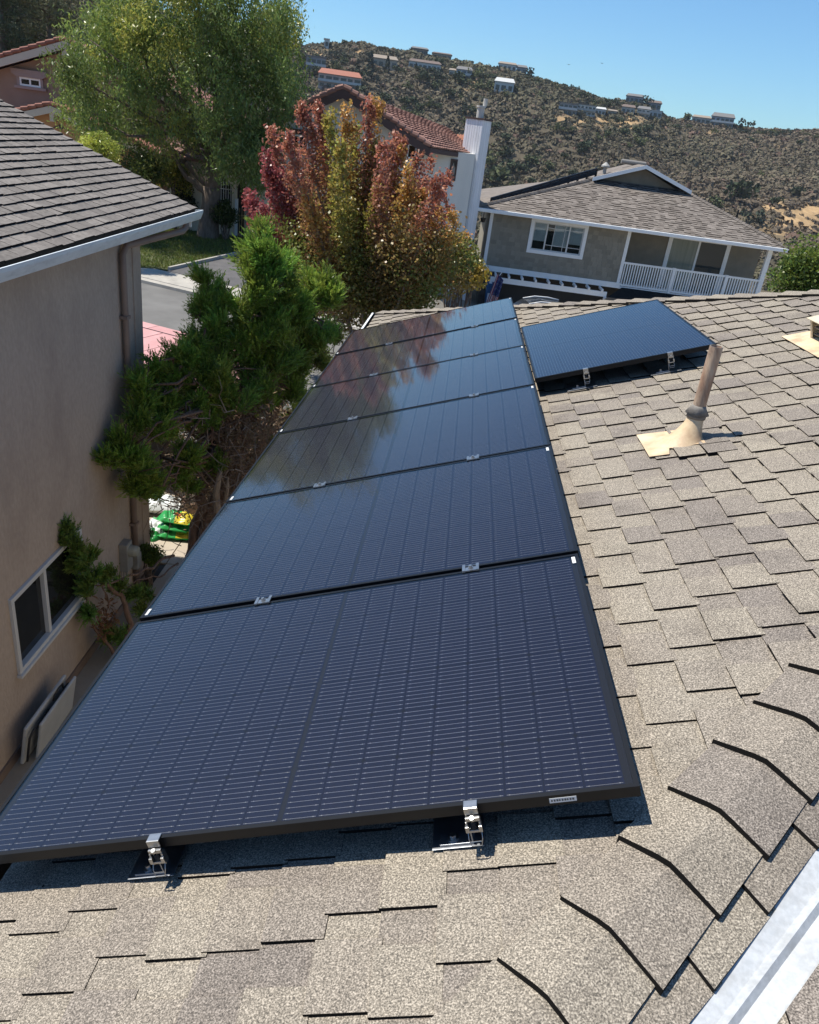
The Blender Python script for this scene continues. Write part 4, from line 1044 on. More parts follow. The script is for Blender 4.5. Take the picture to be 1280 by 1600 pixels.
# ground floor: stone pier, dark porch, pergola beam with rafter tails
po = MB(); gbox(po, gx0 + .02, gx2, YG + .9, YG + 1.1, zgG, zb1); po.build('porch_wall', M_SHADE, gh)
sp0 = MB(); gbox(sp0, gx0 + .02, gx0 + 1.05, YG - .02, YG + .9, zgG, zb1); pier = sp0.build('stone_pier', M_STONE, gh)
z_ = zgG + .02
while z_ < zb1 - .1:
    hh_ = rG.uniform(.12, .2); x = gx0 + .03
    while x < gx0 + 1.0:
        wd = min(rG.uniform(.2, .42), gx0 + 1.04 - x); mb = MB(); gbox(mb, x, x + wd - .012, YG - .02 - rG.uniform(.02, .07), YG - .022, z_, z_ + hh_ - .014); mb.build('stone', M_STONE, pier); x += wd
    z_ += hh_
pe = MB(); pzt = (GZ(767, 431, YG - .9) + GZ(948, 457, YG - .9)) / 2; pzb = pzt - .24; pex0, pex1 = GX(767, 431, YG - .9), GX(948, 459, YG - .9)
gbox(pe, pex0, pex1, YG - .95, YG - .85, pzb, pzt); perg = pe.build('pergola_beam', M_TRIM, gh)
for k in range(9):
    rt_ = MB(); x = pex0 + .25 + (pex1 - pex0 - .5) * k / 8; gbox(rt_, x - .045, x + .045, YG - .99, YG - .065, pzt + .002, pzt + .11); rt_.build('rafter', M_TRIM, perg)
for xx in (pex0 + .05, pex1 - .05):
    lg = MB(); gbox(lg, xx - .07, xx + .07, YG - .97, YG - .83, zgG, pzb - .003); lg.build('pergola_post', M_TRIM, perg)
# roof
ye0 = YG - .65; sg = .40
def gplane(px, py):
    d_ = ray(px, py); # z = zeG + sg (Y - ye0)
    t = (zeG + sg * -ye0 - ZC) / (d_[2] - sg * d_[1]); return d_ * t + CAMP
ex0, ex1 = at_y(745.5, 319, ye0)[0], at_y(1230.5, 389.5, ye0)[0]
pL, pR = gplane(934, 279), gplane(1066, 298)
yt = (pL[1] + pR[1]) / 2; zt_ = zeG + sg * (yt - ye0); xL, xR = pL[0], pR[0]
apx = at_y(1000, 259.5, yt - .5); xa = (xL + xR) / 2; za = max(apx[2], zt_ + .6)
rg = MB(); th_ = .06
def rp(x, y, z): return G(x, y, z)
rg.prism([rp(ex0, ye0, zeG), rp(ex1, ye0, zeG), rp(xR, yt, zt_), rp(xL, yt, zt_)], (0, 0, -th_))
rg.prism([rp(ex0, ye0, zeG), rp(xL, yt, zt_), rp(xL, yt + 3, zt_), rp(ex0, ye0 + 13, zeG)], (0, 0, -th_))
rg.prism([rp(ex1, ye0, zeG), rp(ex1, ye0 + 13, zeG), rp(xR, yt + 3, zt_), rp(xR, yt, zt_)], (0, 0, -th_))
rg.prism([rp(xL, yt + 3, zt_), rp(xR, yt + 3, zt_), rp(ex1, ye0 + 13, zeG), rp(ex0, ye0 + 13, zeG)], (0, 0, -th_))
groof = rg.build('roof', M_ROOFB, gh)
# gablet: roof slopes over a dark vertical triangle
gb = MB(); oh_ = .55
gb.prism([rp(xL - .3, yt - oh_, zt_ - .04), rp(xa, yt - oh_, za), rp(xa, yt + 3.4, za), rp(xL - .3, yt + 3.4, zt_ - .04)], (0, 0, .07)); gb.prism([rp(xa, yt - oh_, za), rp(xR + .3, yt - oh_, zt_ - .04), rp(xR + .3, yt + 3.4, zt_ - .04), rp(xa, yt + 3.4, za)], (0, 0, .07))
gb.build('gablet_roof', M_ROOFB, groof)
gt_ = MB(); gt_.prism([rp(xL + .1, yt + .02, zt_ - .1), rp(xR - .1, yt + .02, zt_ - .1), rp(xa, yt + .02, za - .08)], (0, .1, 0)); gt_.build('gablet_wall', M_GSID, groof)
rk = MB()
rk.prism([rp(xL - .35, yt - oh_ - .03, zt_ - .12), rp(xa, yt - oh_ - .03, za - .09), rp(xa, yt - oh_ - .03, za + .09), rp(xL - .35, yt - oh_ - .03, zt_ + .06)], (0, .028, 0))
rk.prism([rp(xa, yt - oh_ - .03, za - .09), rp(xR + .35, yt - oh_ - .03, zt_ - .12), rp(xR + .35, yt - oh_ - .03, zt_ + .06), rp(xa, yt - oh_ - .03, za + .09)], (0, .028, 0)); rk.build('rake_board', M_TRIM, groof)
# roof courses: real laps, too small to take one by one
rc_ = MB(); ncr = int(math.hypot(yt - ye0, zt_ - zeG) / .2); rw = random.Random(4)
for i in range(ncr):
    f0, f1 = i / ncr, (i + 1.15) / ncr
    y0, y1 = ye0 + (yt - ye0) * f0, ye0 + (yt - ye0) * min(f1, 1); z0, z1 = zeG + sg * (y0 - ye0), zeG + sg * (y1 - ye0)
    xa0, xb0 = ex0 + (xL - ex0) * f0, ex1 + (xR - ex1) * f0; xa1, xb1 = ex0 + (xL - ex0) * min(f1, 1), ex1 + (xR - ex1) * min(f1, 1)
    x = xa0 - rw.uniform(0, .3); up = i % 2
    while x < xb0:
        wd = rw.uniform(.2, .30); x_0, x_1 = max(x, max(xa0, xa1)), min(x + wd, min(xb0, xb1)); x += wd
        if x_1 - x_0 < .05: continue
        h = .038 if rw.random() < .55 else .016; sh_ = rw.uniform(-.03, .03)
        T = [rp(x_0, y0 + sh_, z0 + sg * sh_ + h), rp(x_1, y0 + sh_, z0 + sg * sh_ + h), rp(x_1, y1, z1 + .006), rp(x_0, y1, z1 + .006)]
        rc_.add(T, [(0, 1, 2, 3)], 0); Bm = [rp(x_0, y0 + sh_, z0 + sg * sh_), rp(x_1, y0 + sh_, z0 + sg * sh_)]
        rc_.add([T[0], T[1], Bm[1], Bm[0]], [(0, 3, 2, 1)], 1); rc_.add([T[1], T[2], rp(x_1, y1, z1), Bm[1]], [(0, 3, 2, 1)], 1); rc_.add([T[3], T[0], Bm[0], rp(x_0, y1, z1)], [(0, 3, 2, 1)], 1)
tag(rc_.build('roof_courses', [M_ROOFB, M_EDGE], groof), kind='stuff')
hc = MB()
for (x0, x1) in ((ex0, xL), (ex1, xR)):
    for k in range(34):
        f0, f1 = k / 34, (k + 1.3) / 34; p0 = np.array(rp(x0 + (x1 - x0) * f0, ye0 + (yt - ye0) * f0, zeG + (zt_ - zeG) * f0)); p1 = np.array(rp(x0 + (x1 - x0) * f1, ye0 + (yt - ye0) * f1, zeG + (zt_ - zeG) * f1))
        hc.tube([p0 + (0, 0, .035), p1 + (0, 0, .0)], .10, 6)
tag(hc.build('hip_caps', M_ROOFB, groof), kind='stuff')
ga = MB(); gbox(ga, ex0 - .02, ex1 + .02, ye0 - .13, ye0 - .005, zeG - .15, zeG + .015); gbox(ga, ex0 - .02, ex0 + .1, ye0, ye0 + 13, zeG - .15, zeG + .015); ga.build('gutter', M_TRIM, gh, bevel=.02)
se = MB(); gbox(se, ex0 + .05, ex1 - .05, ye0 - .002, YG + 11.6, ztG, ztG + .02); se.build('soffit', M_TRIM, gh)
# black pipe rack along the left hip, stacks on the ridge
M_BLKP = mat('black_pipe', (.008, .008, .009), .4)
rk_ = MB(); pA = np.array([ex0 + .7, ye0 + .9, zeG + .18]); pB = np.array([xL - .1, yt - .1, zt_ + .24])
def gl(p): return np.array(G(*p))
for hz_ in (.0, .10, .22): rk_.tube([gl(pA + (0, .35, hz_)), gl(pB + (0, .35, hz_))], .06, 6)
for k in range(12):
    p = pA + (pB - pA) * (k / 11); rk_.tube([gl(p + (0, .35, -.3)), gl(p + (0, .35, .25))], .06, 6)
rk_.build('pipe_rack', M_BLKP, groof)
vs = MB(); p = pB + (.45, .6, -.2); vs.tube([gl(p), gl(p + (0, 0, .55))], .09, 8); vs.tube([gl(p + (0, 0, .55)), gl(p + (0, 0, .62)), gl(p + (0, 0, .78))], [.22, .22, .04], 10); vs.build('vent_stack', mat('galvanised', (.33, .32, .29), .5), groof)
tu = MB(); p = np.array([xa - .9, yt + 1.6, za + .1]); tu.tube([gl(p), gl(p + (1.3, 0, 0))], .12, 12); tu.build('roof_tube', mat('pale_tube', (.22, .205, .185), .6), groof)
vs2 = MB(); p = np.array([xR + .4, yt + .4, zt_ - .05]); vs2.tube([gl(p), gl(p + (0, 0, .45))], .12, 8); vs2.build('vent_stack', mat('rusty_stack', (.12, .08, .06), .7), groof)
vs3 = MB(); p = at_y(1152, 336, ye0 + 3.2); vs3.tube([gl(p + (0, 0, -.4)), gl(p + (0, 0, .25))], .05, 8); vs3.build('vent_stack', M_BLKP, groof)
lp_ = MB(); p = (gx0 - .35, YG - .1, ztG - .35); lp_.tube([G(p[0], p[1], p[2] + .33), G(p[0], p[1], p[2])], .02, 6); lp_.tube([G(p[0], p[1], p[2]), G(p[0], p[1], p[2] - .2)], [.14, .1], 10); lp_.build('flood_light', M_BLKP, gh)

# flag on the pergola
M_FR = mat('flag_red', (.40, .03, .035), .8); M_FW = mat('flag_white', (.66, .63, .60), .8); M_FB = mat('flag_blue', (.03, .04, .14), .8)
fp = at_y(783, 428, YG - 1.3)
fg = thing('flag', 'striped red and white flag with a blue canton hanging limp from the pergola beam', 'flag', tuple(fp))
fm = MB(); nx, ny = 13, 16
def fpt(i, j):
    u, v = i / nx, j / ny
    return (-.30 * v + (u - .5) * (.34 + .22 * v) , .09 * sin(u * 13 + v * 1.5) * (.5 + v), -.02 - 1.95 * v - .25 * u * (1 - v))
for i in range(nx):
    for j in range(ny):
        fm.poly([fpt(i, j), fpt(i + 1, j), fpt(i + 1, j + 1), fpt(i, j + 1)], 2 if (j < ny * .5 and i > 2) else i % 2)
fm.build('cloth', [M_FR, M_FW, M_FB], fg, smooth=True)
st = MB(); st.tube([(.1, .62, .08), (.0, .0, .02), (-.08, -.35, -.02)], .02, 6); st.build('staff', M_TRIM, fg)
# stars on the canton
ss = MB()
for i in range(3, nx):
    for j in range(1, 8, 2):
        c = np.array(fpt(i + .5, j + .5 * (i % 2))) + (0, -.006, 0)
        ss.poly([tuple(c + np.array((.016 * cos(a_ + pi / 2) * (1 if k % 2 == 0 else .42), 0, .016 * sin(a_ + pi / 2) * (1 if k % 2 == 0 else .42)))) for k, a_ in enumerate(np.linspace(0, 2 * pi, 10, endpoint=False))], 0)
tag(ss.build('stars', M_FW, fg), kind='stuff')
# blue bin
bp_ = at_y(770, 452, YG - .6)
bn = thing('wheelie_bin', 'blue recycling bin standing left of the grey house stone pier', 'bin', (bp_[0], bp_[1], near_z(bp_[0], bp_[1])))
bzt = bp_[2] + .25 - near_z(bp_[0], bp_[1])
bb_ = MB(); bb_.prism([(-.26, -.3, 0), (.26, -.3, 0), (.26, .3, 0), (-.26, .3, 0)], (0, 0, .1))
bb_.add([(-.27, -.3, .1), (.27, -.3, .1), (.27, .3, .1), (-.27, .3, .1), (-.36, -.4, bzt), (.36, -.4, bzt), (.36, .4, bzt), (-.36, .4, bzt)], [(0, 1, 5, 4), (1, 2, 6, 5), (2, 3, 7, 6), (3, 0, 4, 7), (4, 5, 6, 7)])
M_BLUE = mat('blue_plastic', (.01, .10, .24), .45)
bb_.build('tub', M_BLUE, bn, bevel=.02); ld = MB(); ld.prism([(-.38, -.44, bzt + .003), (.38, -.44, bzt + .003), (.38, .44, bzt + .003), (-.38, .44, bzt + .003)], (0, 0, .07)); ld.build('lid', M_BLUE, bn, bevel=.02)
for s_ in (-1, 1):
    wh = MB(); wh.tube([(s_ * .30, .32, .12), (s_ * .36, .32, .12)], .12, 14); wh.build('wheel', M_BLACKHW, bn)

# ================================================================== dark parked car by the porch (roof line shows over our ridge)
cp = at_y(842, 478, YG - 6.0)
cr_ = thing('parked_car', 'dark parked car with a pale roof edge in front of the grey house porch', 'car', (cp[0], cp[1], cp[2] - 1.25), radians(8))
M_CAR = mat('dark_car_paint', (.012, .013, .015), .25, coat=.6); M_CGL = mat('car_glass', (.01, .012, .013), .05); M_CHR = mat('pale_roof_rail', (.6, .6, .6), .35); M_TYRE = mat('tyre', (.012, .012, .012), .9)
prof_ = [(-2.2, .35), (-2.2, .75), (-1.95, .9), (-1.1, .97), (-.55, 1.38), (.1, 1.5), (.95, 1.46), (1.75, 1.05), (2.15, .95), (2.25, .45), (2.1, .3)]
cb0 = MB(); cb0.prism([(x, -.86, z) for x, z in prof_], (0, 1.72, 0)); cb0.build('body', M_CAR, cr_, bevel=.08)
gl0 = MB(); gl0.prism([(-.98, -.868, 1.0), (-.5, -.868, 1.34), (.1, -.868, 1.42), (.9, -.868, 1.38), (1.5, -.868, 1.03)], (0, .006, 0)); gl0.build('side_window', M_CGL, cr_)
rr0 = MB()
for s_ in (-.6, .6): rr0.tube([(-.6, s_, 1.40), (-.1, s_, 1.53), (.5, s_, 1.54), (1.0, s_, 1.48)], .03, 8)
rr0.build('roof_rail', M_CHR, cr_, smooth=True)
for x in (-1.4, 1.4):
    for s_ in (-1, 1):
        wh = MB(); wh.tube([(x, s_ * .70, .32), (x, s_ * .88, .32)], .32, 20); wo = wh.build('wheel', M_TYRE, cr_)
        hb = MB(); hb.tube([(x, s_ * .881, .32), (x, s_ * .89, .32)], .19, 14); hb.build('rim', M_CHR, wo)

# ================================================================== WHITE STUCCO HOUSE with a tile roof and chimney
YT = 36.0
M_TILE = mat('brown_roof_tile', (.25, .125, .095), .85, col2=(.36, .195, .15), scale=1.2, detail=6, objrnd=.18, stain=(.20, .12, .095), sscale=.8, sfac=.5)
M_FASC = mat('dark_brown_fascia', (.085, .05, .042), .7)
M_WST = mat('white_stucco', (.70, .67, .60), .9, col2=(.75, .72, .65), scale=1.0, stain=(.62, .60, .57), sscale=.6, sfac=.4, stretch=(2, 2, .5))
M_CRST = mat('cream_stucco', (.70, .62, .46), .9, col2=(.76, .68, .52), scale=1.0, stain=(.5, .43, .32), sscale=.7, sfac=.4)
tA = at_y(537, 138, YT - .6); tB = at_y(672, 230.5, YT - .6); tD = at_y(746, 242.5, YT + 3.6)
nrm = np.cross(tB - tA, tD - tB); nrm /= np.linalg.norm(nrm)
def on_plane(px, py, P, n):
    d_ = ray(px, py); return CAMP + d_ * (((P - CAMP) @ n) / (d_ @ n))
tC = on_plane(697, 200, tA, nrm)
tl = at_y(440, 180, YT - .6)
zT = near_z(tA[0], YT)
thh = thing('house', 'white stucco house with a brown tile gable roof behind the red leaved tree', 'house', (tA[0], YT, zT))
T0 = np.array([tA[0], YT, zT])
def TP(p): return tuple(np.asarray(p, float) - T0)
# walls
wl_ = MB()
xl_, xr_ = tl[0] - 1.6, tB[0] - .35
zl_ = tA[2] - (tA[0] - xl_) * (tA[2] - tl[2]) / (tA[0] - tl[0]) - .25; zr_ = tB[2] + .35 * (tA[2] - tB[2]) / (tB[0] - tA[0]) - .25
wl_.prism([TP((xl_, YT, zT - .5)), TP((xr_, YT, zT - .5)), TP((xr_, YT, zr_)), TP((tA[0], YT, tA[2] - .25)), TP((xl_, YT, zl_))], (0, 9, 0))
xs_ = GX(735, 300, YT + 1.2)
zw_ = GZ(700, 236, YT + 1.2)
wl_.prism([TP((xr_ + .002, YT + 1.0, zT - 3)), TP((xs_, YT + 2.2, zT - 3)), TP((xs_, YT + 2.2, zw_)), TP((xr_ + .002, YT + 1.0, zw_))], (-.6, 7, 0))
wl_.build('wall', M_WST, thh)
# side window, narrow
sw0 = at_y(703, 248, YT + 1.28); sw1 = at_y(713.5, 284, YT + 1.4)
swx0, swx1 = at_y(703, 262, YT + 1.28)[0], at_y(713, 264, YT + 1.5)[0]
vw = unit(np.array([[xs_ - xr_, 1.2, 0]]))[0]; vn = np.array([vw[1], -vw[0], 0])
def wallp(x, z, off):
    f_ = (x - xr_) / (xs_ - xr_); p = np.array([x, YT + 1.0 + 1.2 * f_, z]) + vn * off; return p
fr0 = MB()
za_, zb_ = sw1[2], sw0[2]
def wprism(mb, x0, x1, z0, z1, o0, o1):
    mb.prism([TP(wallp(x0, z0, o0)), TP(wallp(x1, z0, o0)), TP(wallp(x1, z1, o0)), TP(wallp(x0, z1, o0))], tuple(vn * (o1 - o0)))
for (x0, x1, z0, z1) in ((swx0, swx0 + .05, za_, zb_), (swx1 - .05, swx1, za_, zb_), (swx0 + .05, swx1 - .05, zb_ - .06, zb_), (swx0 + .05, swx1 - .05, za_, za_ + .06)): wprism(fr0, x0, x1, z0, z1, .002, .06)
swn = fr0.build('window', M_FASC, thh)
pn = MB(); wprism(pn, swx0 + .05, swx1 - .05, za_ + .06, zb_ - .06, .003, .02); pn.build('pane', mat('curtained_glass', (.05, .05, .05), .1, col2=(.3, .28, .25), scale=2.5, lo=.5, hi=.55, stretch=(4, 4, 1)), swn)
# front windows behind the tree
for (px0, px1, py0, py1) in ((452, 482, 208, 246), (625, 650, 222, 250)):
    a_, b_ = at_y(px0, py0, YT - .02), at_y(px1, py1, YT - .02)
    fr0 = MB()
    p0 = TP((a_[0], YT, b_[2])); p1 = TP((b_[0], YT, a_[2]))
    for (x0, x1, z0, z1) in ((p0[0], p0[0] + .08, p0[2], p1[2]), (p1[0] - .08, p1[0], p0[2], p1[2]), (p0[0] + .08, p1[0] - .08, p0[2], p0[2] + .08), (p0[0] + .08, p1[0] - .08, p1[2] - .08, p1[2]), ((p0[0] + p1[0]) / 2 - .03, (p0[0] + p1[0]) / 2 + .03, p0[2] + .08, p1[2] - .08)): fr0.box(x0, x1, -.06, -.002, z0, z1)
    w0_ = fr0.build('window', M_TRIM, thh); pn = MB(); pn.box(p0[0] + .08, p1[0] - .08, -.03, -.002, p0[2] + .08, p1[2] - .08); pn.build('pane', M_DKGL, w0_)
    hd_ = MB(); hd_.box(p0[0] - .2, p1[0] + .2, -.14, -.001, p1[2] + .003, p1[2] + .2); hd_.build('lintel', M_FASC, w0_)
# roof: slab + tile courses across the bilinear patch
def bil(u, v): return (tA * (1 - u) + tC * u) * (1 - v) + (tB * (1 - u) + tD * u) * v
nz_ = nrm if nrm[2] > 0 else -nrm
rf_ = MB(); rf_.prism([TP(tA), TP(tB), TP(tD), TP(tC)], tuple(-nz_ * .10))
lA = tl + (tl - tA) * .35
rf_.prism([TP(tA + (0, 0, -.01)), TP(tA + (-.15, 9.5, -.01)), TP(lA + (0, 9.5, 0)), TP(lA)], (0, 0, -.12))
rf_.prism([TP(tA), TP(tC), TP(tC + (-2.5, 3.5, -.2)), TP(tA + (-.15, 9.5, -.01))], (0, 0, -.1))
troof = rf_.build('roof', M_FASC, thh)
nc, nt_ = 15, 22; tr_rest = MB()
for i in range(nc):
    v0, v1 = i / nc, (i + 1.12) / nc
    for j in range(nt_):
        u0, u1 = j / nt_ + .001, (j + 1) / nt_ - .0015
        mb = MB(); hu = nz_ * (.085 + rG.uniform(-.008, .008)); hd2 = nz_ * .02
        um = (u0 + u1) / 2; cr0 = nz_ * .025
        q = [bil(u0, v1) + hu, bil(um, v1) + hu + cr0, bil(u1, v1) + hu, bil(u1, v0) + hd2, bil(um, v0) + hd2 + cr0, bil(u0, v0) + hd2]
        if v1 > 1.05: q[0], q[1], q[2] = bil(u0, 1.03) + hu, bil(um, 1.03) + hu + cr0, bil(u1, 1.03) + hu
        qq = [TP(p) for p in q]; lw = [TP(p - nz_ * .06) for p in q[:3]]
        mb.add(qq + lw, [(0, 1, 4, 5), (1, 2, 3, 4), (6, 7, 1, 0), (7, 8, 2, 1)])
        if i * nt_ + j < 290: mb.build('roof_tile', M_TILE, troof)
        else: tr_rest.add(mb.v, mb.f)
tag(tr_rest.build('lower_roof_tiles', M_TILE, troof), kind='stuff')
rkb = MB()
for (p, q) in ((tA, tB + (tB - tA) * .01), (tA, lA)):
    rkb.prism([TP(p + (0, -.06, -.36)), TP(q + (0, -.06, -.36)), TP(q + (0, -.06, -.02)), TP(p + (0, -.06, -.02))], (0, .05, 0))
rkb.build('barge_board', M_FASC, troof)
rt2 = MB()
for (p, q, n) in ((tA, tB, 13), (tA, lA, 11)):
    for k in range(n):
        a_, b_ = p + (q - p) * (k / n), p + (q - p) * ((k + 1.08) / n); rt2.tube([TP(a_ + (0, 0, .06)), TP(b_ + (0, 0, .12))], .11, 7)
tag(rt2.build('rake_tiles', M_TILE, troof), kind='stuff')
eg_ = MB(); eg_.prism([TP(tB + (0, -.02, -.2)), TP(tD + (0, -.02, -.2)), TP(tD + (0, -.02, -.02)), TP(tB + (0, -.02, -.02))], (.0, .08, 0)); eg_.build('eave_board', M_FASC, troof)
for px in (660, 445): 
    bk = MB(); p = at_y(px, 231 if px > 500 else 196, YT - .3); bk.box(*[c for pair in ((p[0] - T0[0] - .1, p[0] - T0[0] + .1), (-.55, -.003), (p[2] - T0[2] - .38, p[2] - T0[2] - .1)) for c in pair]); bk.build('bracket', M_FASC, thh)
# low roof behind the chimney
ob = MB(); p0, p1 = at_y(706, 212, YT + 5.0), at_y(742, 214, YT + 5.2); p2 = at_y(742, 240, YT + 4.2); p3 = at_y(722, 236, YT + 4.1)
ob.prism([TP(p0), TP(p1), TP(p2), TP(p3)], (0, .02, -.1)); M_TILO = mat('orange_roof_tile', (.33, .12, .065), .85, col2=(.40, .17, .10), scale=2)
obr = ob.build('lean_to_roof', M_TILO, thh)
for k in range(9):
    tt = MB(); f_ = k / 8.0; a_ = p0 + (p1 - p0) * f_; b_ = p3 + (p2 - p3) * f_; tt.tube([TP(a_ + (0, -.03, .03)), TP(b_ + (0, -.03, .03))], .07, 6); tt.build('roof_tile', M_TILO, obr)
# chimney: tall boarded stack
cT = at_y(749, 187, YT + 2.6); czb = zT - 3
M_BOARD = mat('white_batten_board', (.80, .80, .82), .7, col2=(.85, .85, .86), scale=1.5, stretch=(8, 8, .4), stain=(.50, .48, .46), sscale=3, sfac=.6, objrnd=.08)
cc = np.array([cT[0], YT + 3.1, 0]); yaw = radians(-28)
def CH(x, y, z): return TP((cc[0] + x * cos(yaw) - y * sin(yaw), cc[1] + x * sin(yaw) + y * cos(yaw), z))
hw, hd3 = .43, .40
cs_ = MB(); P = [CH(-hw, -hd3, 0), CH(hw, -hd3, 0), CH(hw, hd3, 0), CH(-hw, hd3, 0)]; ztp = cT[2]
cs_.prism([(p[0], p[1], czb - T0[2]) for p in P], (0, 0, ztp - czb)); chim = cs_.build('chimney', M_BOARD, thh)
for side in range(4):
    for k in range(7):
        f0 = -1 + 2 * k / 7 + .02; f1 = -1 + 2 * (k + 1) / 7 - .02
        qs = {0: ((f0 * hw, -hd3), (f1 * hw, -hd3), (0, -.022)), 1: ((hw, f0 * hd3), (hw, f1 * hd3), (.022, 0)), 2: ((f0 * hw, hd3), (f1 * hw, hd3), (0, .022)), 3: ((-hw, f0 * hd3), (-hw, f1 * hd3), (-.022, 0))}[side]
        a_, b_, o_ = qs; mb = MB()
        pts = [CH(a_[0], a_[1], czb), CH(b_[0], b_[1], czb), CH(b_[0] + o_[0], b_[1] + o_[1], czb), CH(a_[0] + o_[0], a_[1] + o_[1], czb)]
        if side in (0, 1, 3): mb.prism(pts, (0, 0, ztp - czb - .01)); mb.build('board', M_BOARD, chim)
cap_ = MB(); P = [CH(-hw - .06, -hd3 - .06, ztp), CH(hw + .06, -hd3 - .06, ztp), CH(hw + .06, hd3 + .06, ztp), CH(-hw - .06, hd3 + .06, ztp)]; cap_.prism([(p[0], p[1], p[2] + .002) for p in P], (0, 0, .07)); cap_.build('chimney_cap', M_FASC, chim)
fu = MB(); b0 = np.array(CH(.02, 0, ztp + .073)); fu.tube([b0, b0 + (0, 0, .42)], .17, 14); fu.tube([b0 + (0, 0, .42), b0 + (0, 0, .5)], .21, 14); fu.tube([b0 + (.16, .1, .5), b0 + (.16, .1, .8)], .10, 10); fu.build('flue', mat('pale_flue', (.52, .49, .44), .5), chim)
# entry wing with arches, partly behind the big trunk
YW = YT - .9
def TB(px, py): p = at_y(px, py, YW); return p[0] - T0[0], p[2] - T0[2]
ewx0, _ = TB(262, 320); ewx1, _ = TB(425, 320); _, ezt = TB(340, 252)
arches = []
for (pxl, pxr, pyt, door) in ((334, 362, 279, False), (368, 402, 280, True)):
    a0, _ = TB(pxl, 320); a1, _ = TB(pxr, 320); _, at_ = TB((pxl + pxr) / 2, pyt); arches.append((a0, a1, at_, door))
ew = MB(); y0_, y1_ = YW - T0[1], YW - T0[1] + .3
xs2 = ewx0
def arch_top(a0, a1, at_, n=10):
    r = (a1 - a0) / 2; zc2 = at_ - r; return [((a0 + a1) / 2 - r * cos(pi * k / n), zc2 + r * sin(pi * k / n)) for k in range(n + 1)], zc2
for (a0, a1, at_, door) in arches:
    ew.box(xs2, a0, y0_, y1_, -.3, ezt)
    tp, zc2 = arch_top(a0, a1, at_)
    for k in range(len(tp) - 1): ew.prism([(tp[k][0], y0_, tp[k][1]), (tp[k + 1][0], y0_, tp[k + 1][1]), (tp[k + 1][0], y0_, ezt), (tp[k][0], y0_, ezt)], (0, .3, 0))
    if not door: ew.box(a0, a1, y0_, y1_, -.3, zc2 - .75)
    xs2 = a1
ew.box(xs2, ewx1, y0_, y1_, -.3, ezt)
ewing = ew.build('entry_wall', M_CRST, thh)
bd2 = MB(); bd2.box(ewx0, ewx1, y1_ + .9, y1_ + 1.0, -.3, ezt - .1); bd2.build('entry_back', mat('dark_door', (.028, .022, .02), .7), ewing)
a0, a1, at_, _d = arches[0]; tp, zc2 = arch_top(a0, a1, at_)
gg = MB()
for k in range(7):
    x = a0 + .08 + (a1 - a0 - .16) * k / 6; gg.tube([(x, y0_ + .12, zc2 - .74), (x + (x - (a0 + a1) / 2) * .0, y0_ + .12, zc2 + sqrt(max(0, ((a1 - a0) / 2) ** 2 - (x - (a0 + a1) / 2) ** 2)))], .016, 5)
gg.tube([(a0, y0_ + .12, zc2 - .02), (a1, y0_ + .12, zc2 - .02)], .02, 5); gg.build('window_grille', M_TRIM, ewing)
a0, a1, at_, _d = arches[1]
gt2 = MB(); 
for k in range(9):
    x = a0 + .06 + (a1 - a0 - .12) * k / 8; gt2.tube([(x, y0_ + .1, -.25), (x, y0_ + .1, 1.1 + .25 * sin(pi * k / 8))], .016, 5)
gt2.tube([(a0, y0_ + .1, .9), (a1, y0_ + .1, .9)], .02, 5); gt2.build('gate', mat('brass_gate', (.42, .30, .14), .5), ewing)
for xg in (a0 - .02, a1 - .09):
    dj = MB(); dj.box(xg, xg + .09, y0_ - .02, y0_ + .2, -.3, 1.55); dj.build('gate_post', M_TRIM, ewing)
er = MB(); er.prism([(ewx0 - .3, y0_ - .5, ezt - .1), (ewx1, y0_ - .5, ezt - .1), (ewx1, y1_ + 1.0, ezt + .55), (ewx0 - .3, y1_ + 1.0, ezt + .55)], (0, 0, .12)); er.build('entry_roof', M_TILE, thh)

# ================================================================== BROWN STUCCO HOUSE top left
YB = 40.0
M_TERR = mat('brown_stucco', (.27, .175, .13), .92, col2=(.31, .205, .155), scale=1.2)
M_TERR2 = mat('ochre_stucco', (.40, .21, .10), .92, col2=(.44, .24, .12), scale=1.2)
M_CRT = mat('cream_fascia', (.50, .42, .34), .7)
M_RTILE = mat('red_roof_tile', (.20, .075, .052), .85, col2=(.28, .12, .085), scale=4)
bA = at_y(110, 66, YB); bL = at_y(-40, 108, YB)
zB_ = near_z(-20, YB)
bh = thing('house', 'brown stucco house with a red tile gable roof above the left roof', 'house', (bA[0], YB, zB_)); B0 = np.array([bA[0], YB, zB_])
def BP(p): return tuple(np.asarray(p, float) - B0)
sl_ = (bA[2] - bL[2]) / (bA[0] - bL[0]); xlB = bA[0] - 9; xrB = bA[0] + 7
bw2 = MB(); bw2.prism([BP((xlB, YB, zB_ - 1)), BP((xrB, YB, zB_ - 1)), BP((xrB, YB, bA[2] - sl_ * 7 - .3)), BP((bA[0], YB, bA[2] - .3)), BP((xlB, YB, bA[2] - sl_ * 9 - .3))], (0, 8, 0)); bw2.build('wall', M_TERR, bh)
br = MB()
for s_, xe in ((-1, xlB - .6), (1, xrB + .6)):
    ze_ = bA[2] - sl_ * abs(xe - bA[0]); br.prism([BP((bA[0], YB - .6, bA[2])), BP((xe, YB - .6, ze_)), BP((xe, YB + 8.4, ze_)), BP((bA[0], YB + 8.4, bA[2]))], (0, 0, .1))
broof = br.build('roof', M_RTILE, bh)
bf = MB()
for s_, xe in ((-1, xlB - .6), (1, xrB + .6)):
    ze_ = bA[2] - sl_ * abs(xe - bA[0]); bf.prism([BP((bA[0], YB - .66, bA[2] - .32)), BP((xe, YB - .66, ze_ - .32)), BP((xe, YB - .66, ze_)), BP((bA[0], YB - .66, bA[2]))], (0, .05, 0))
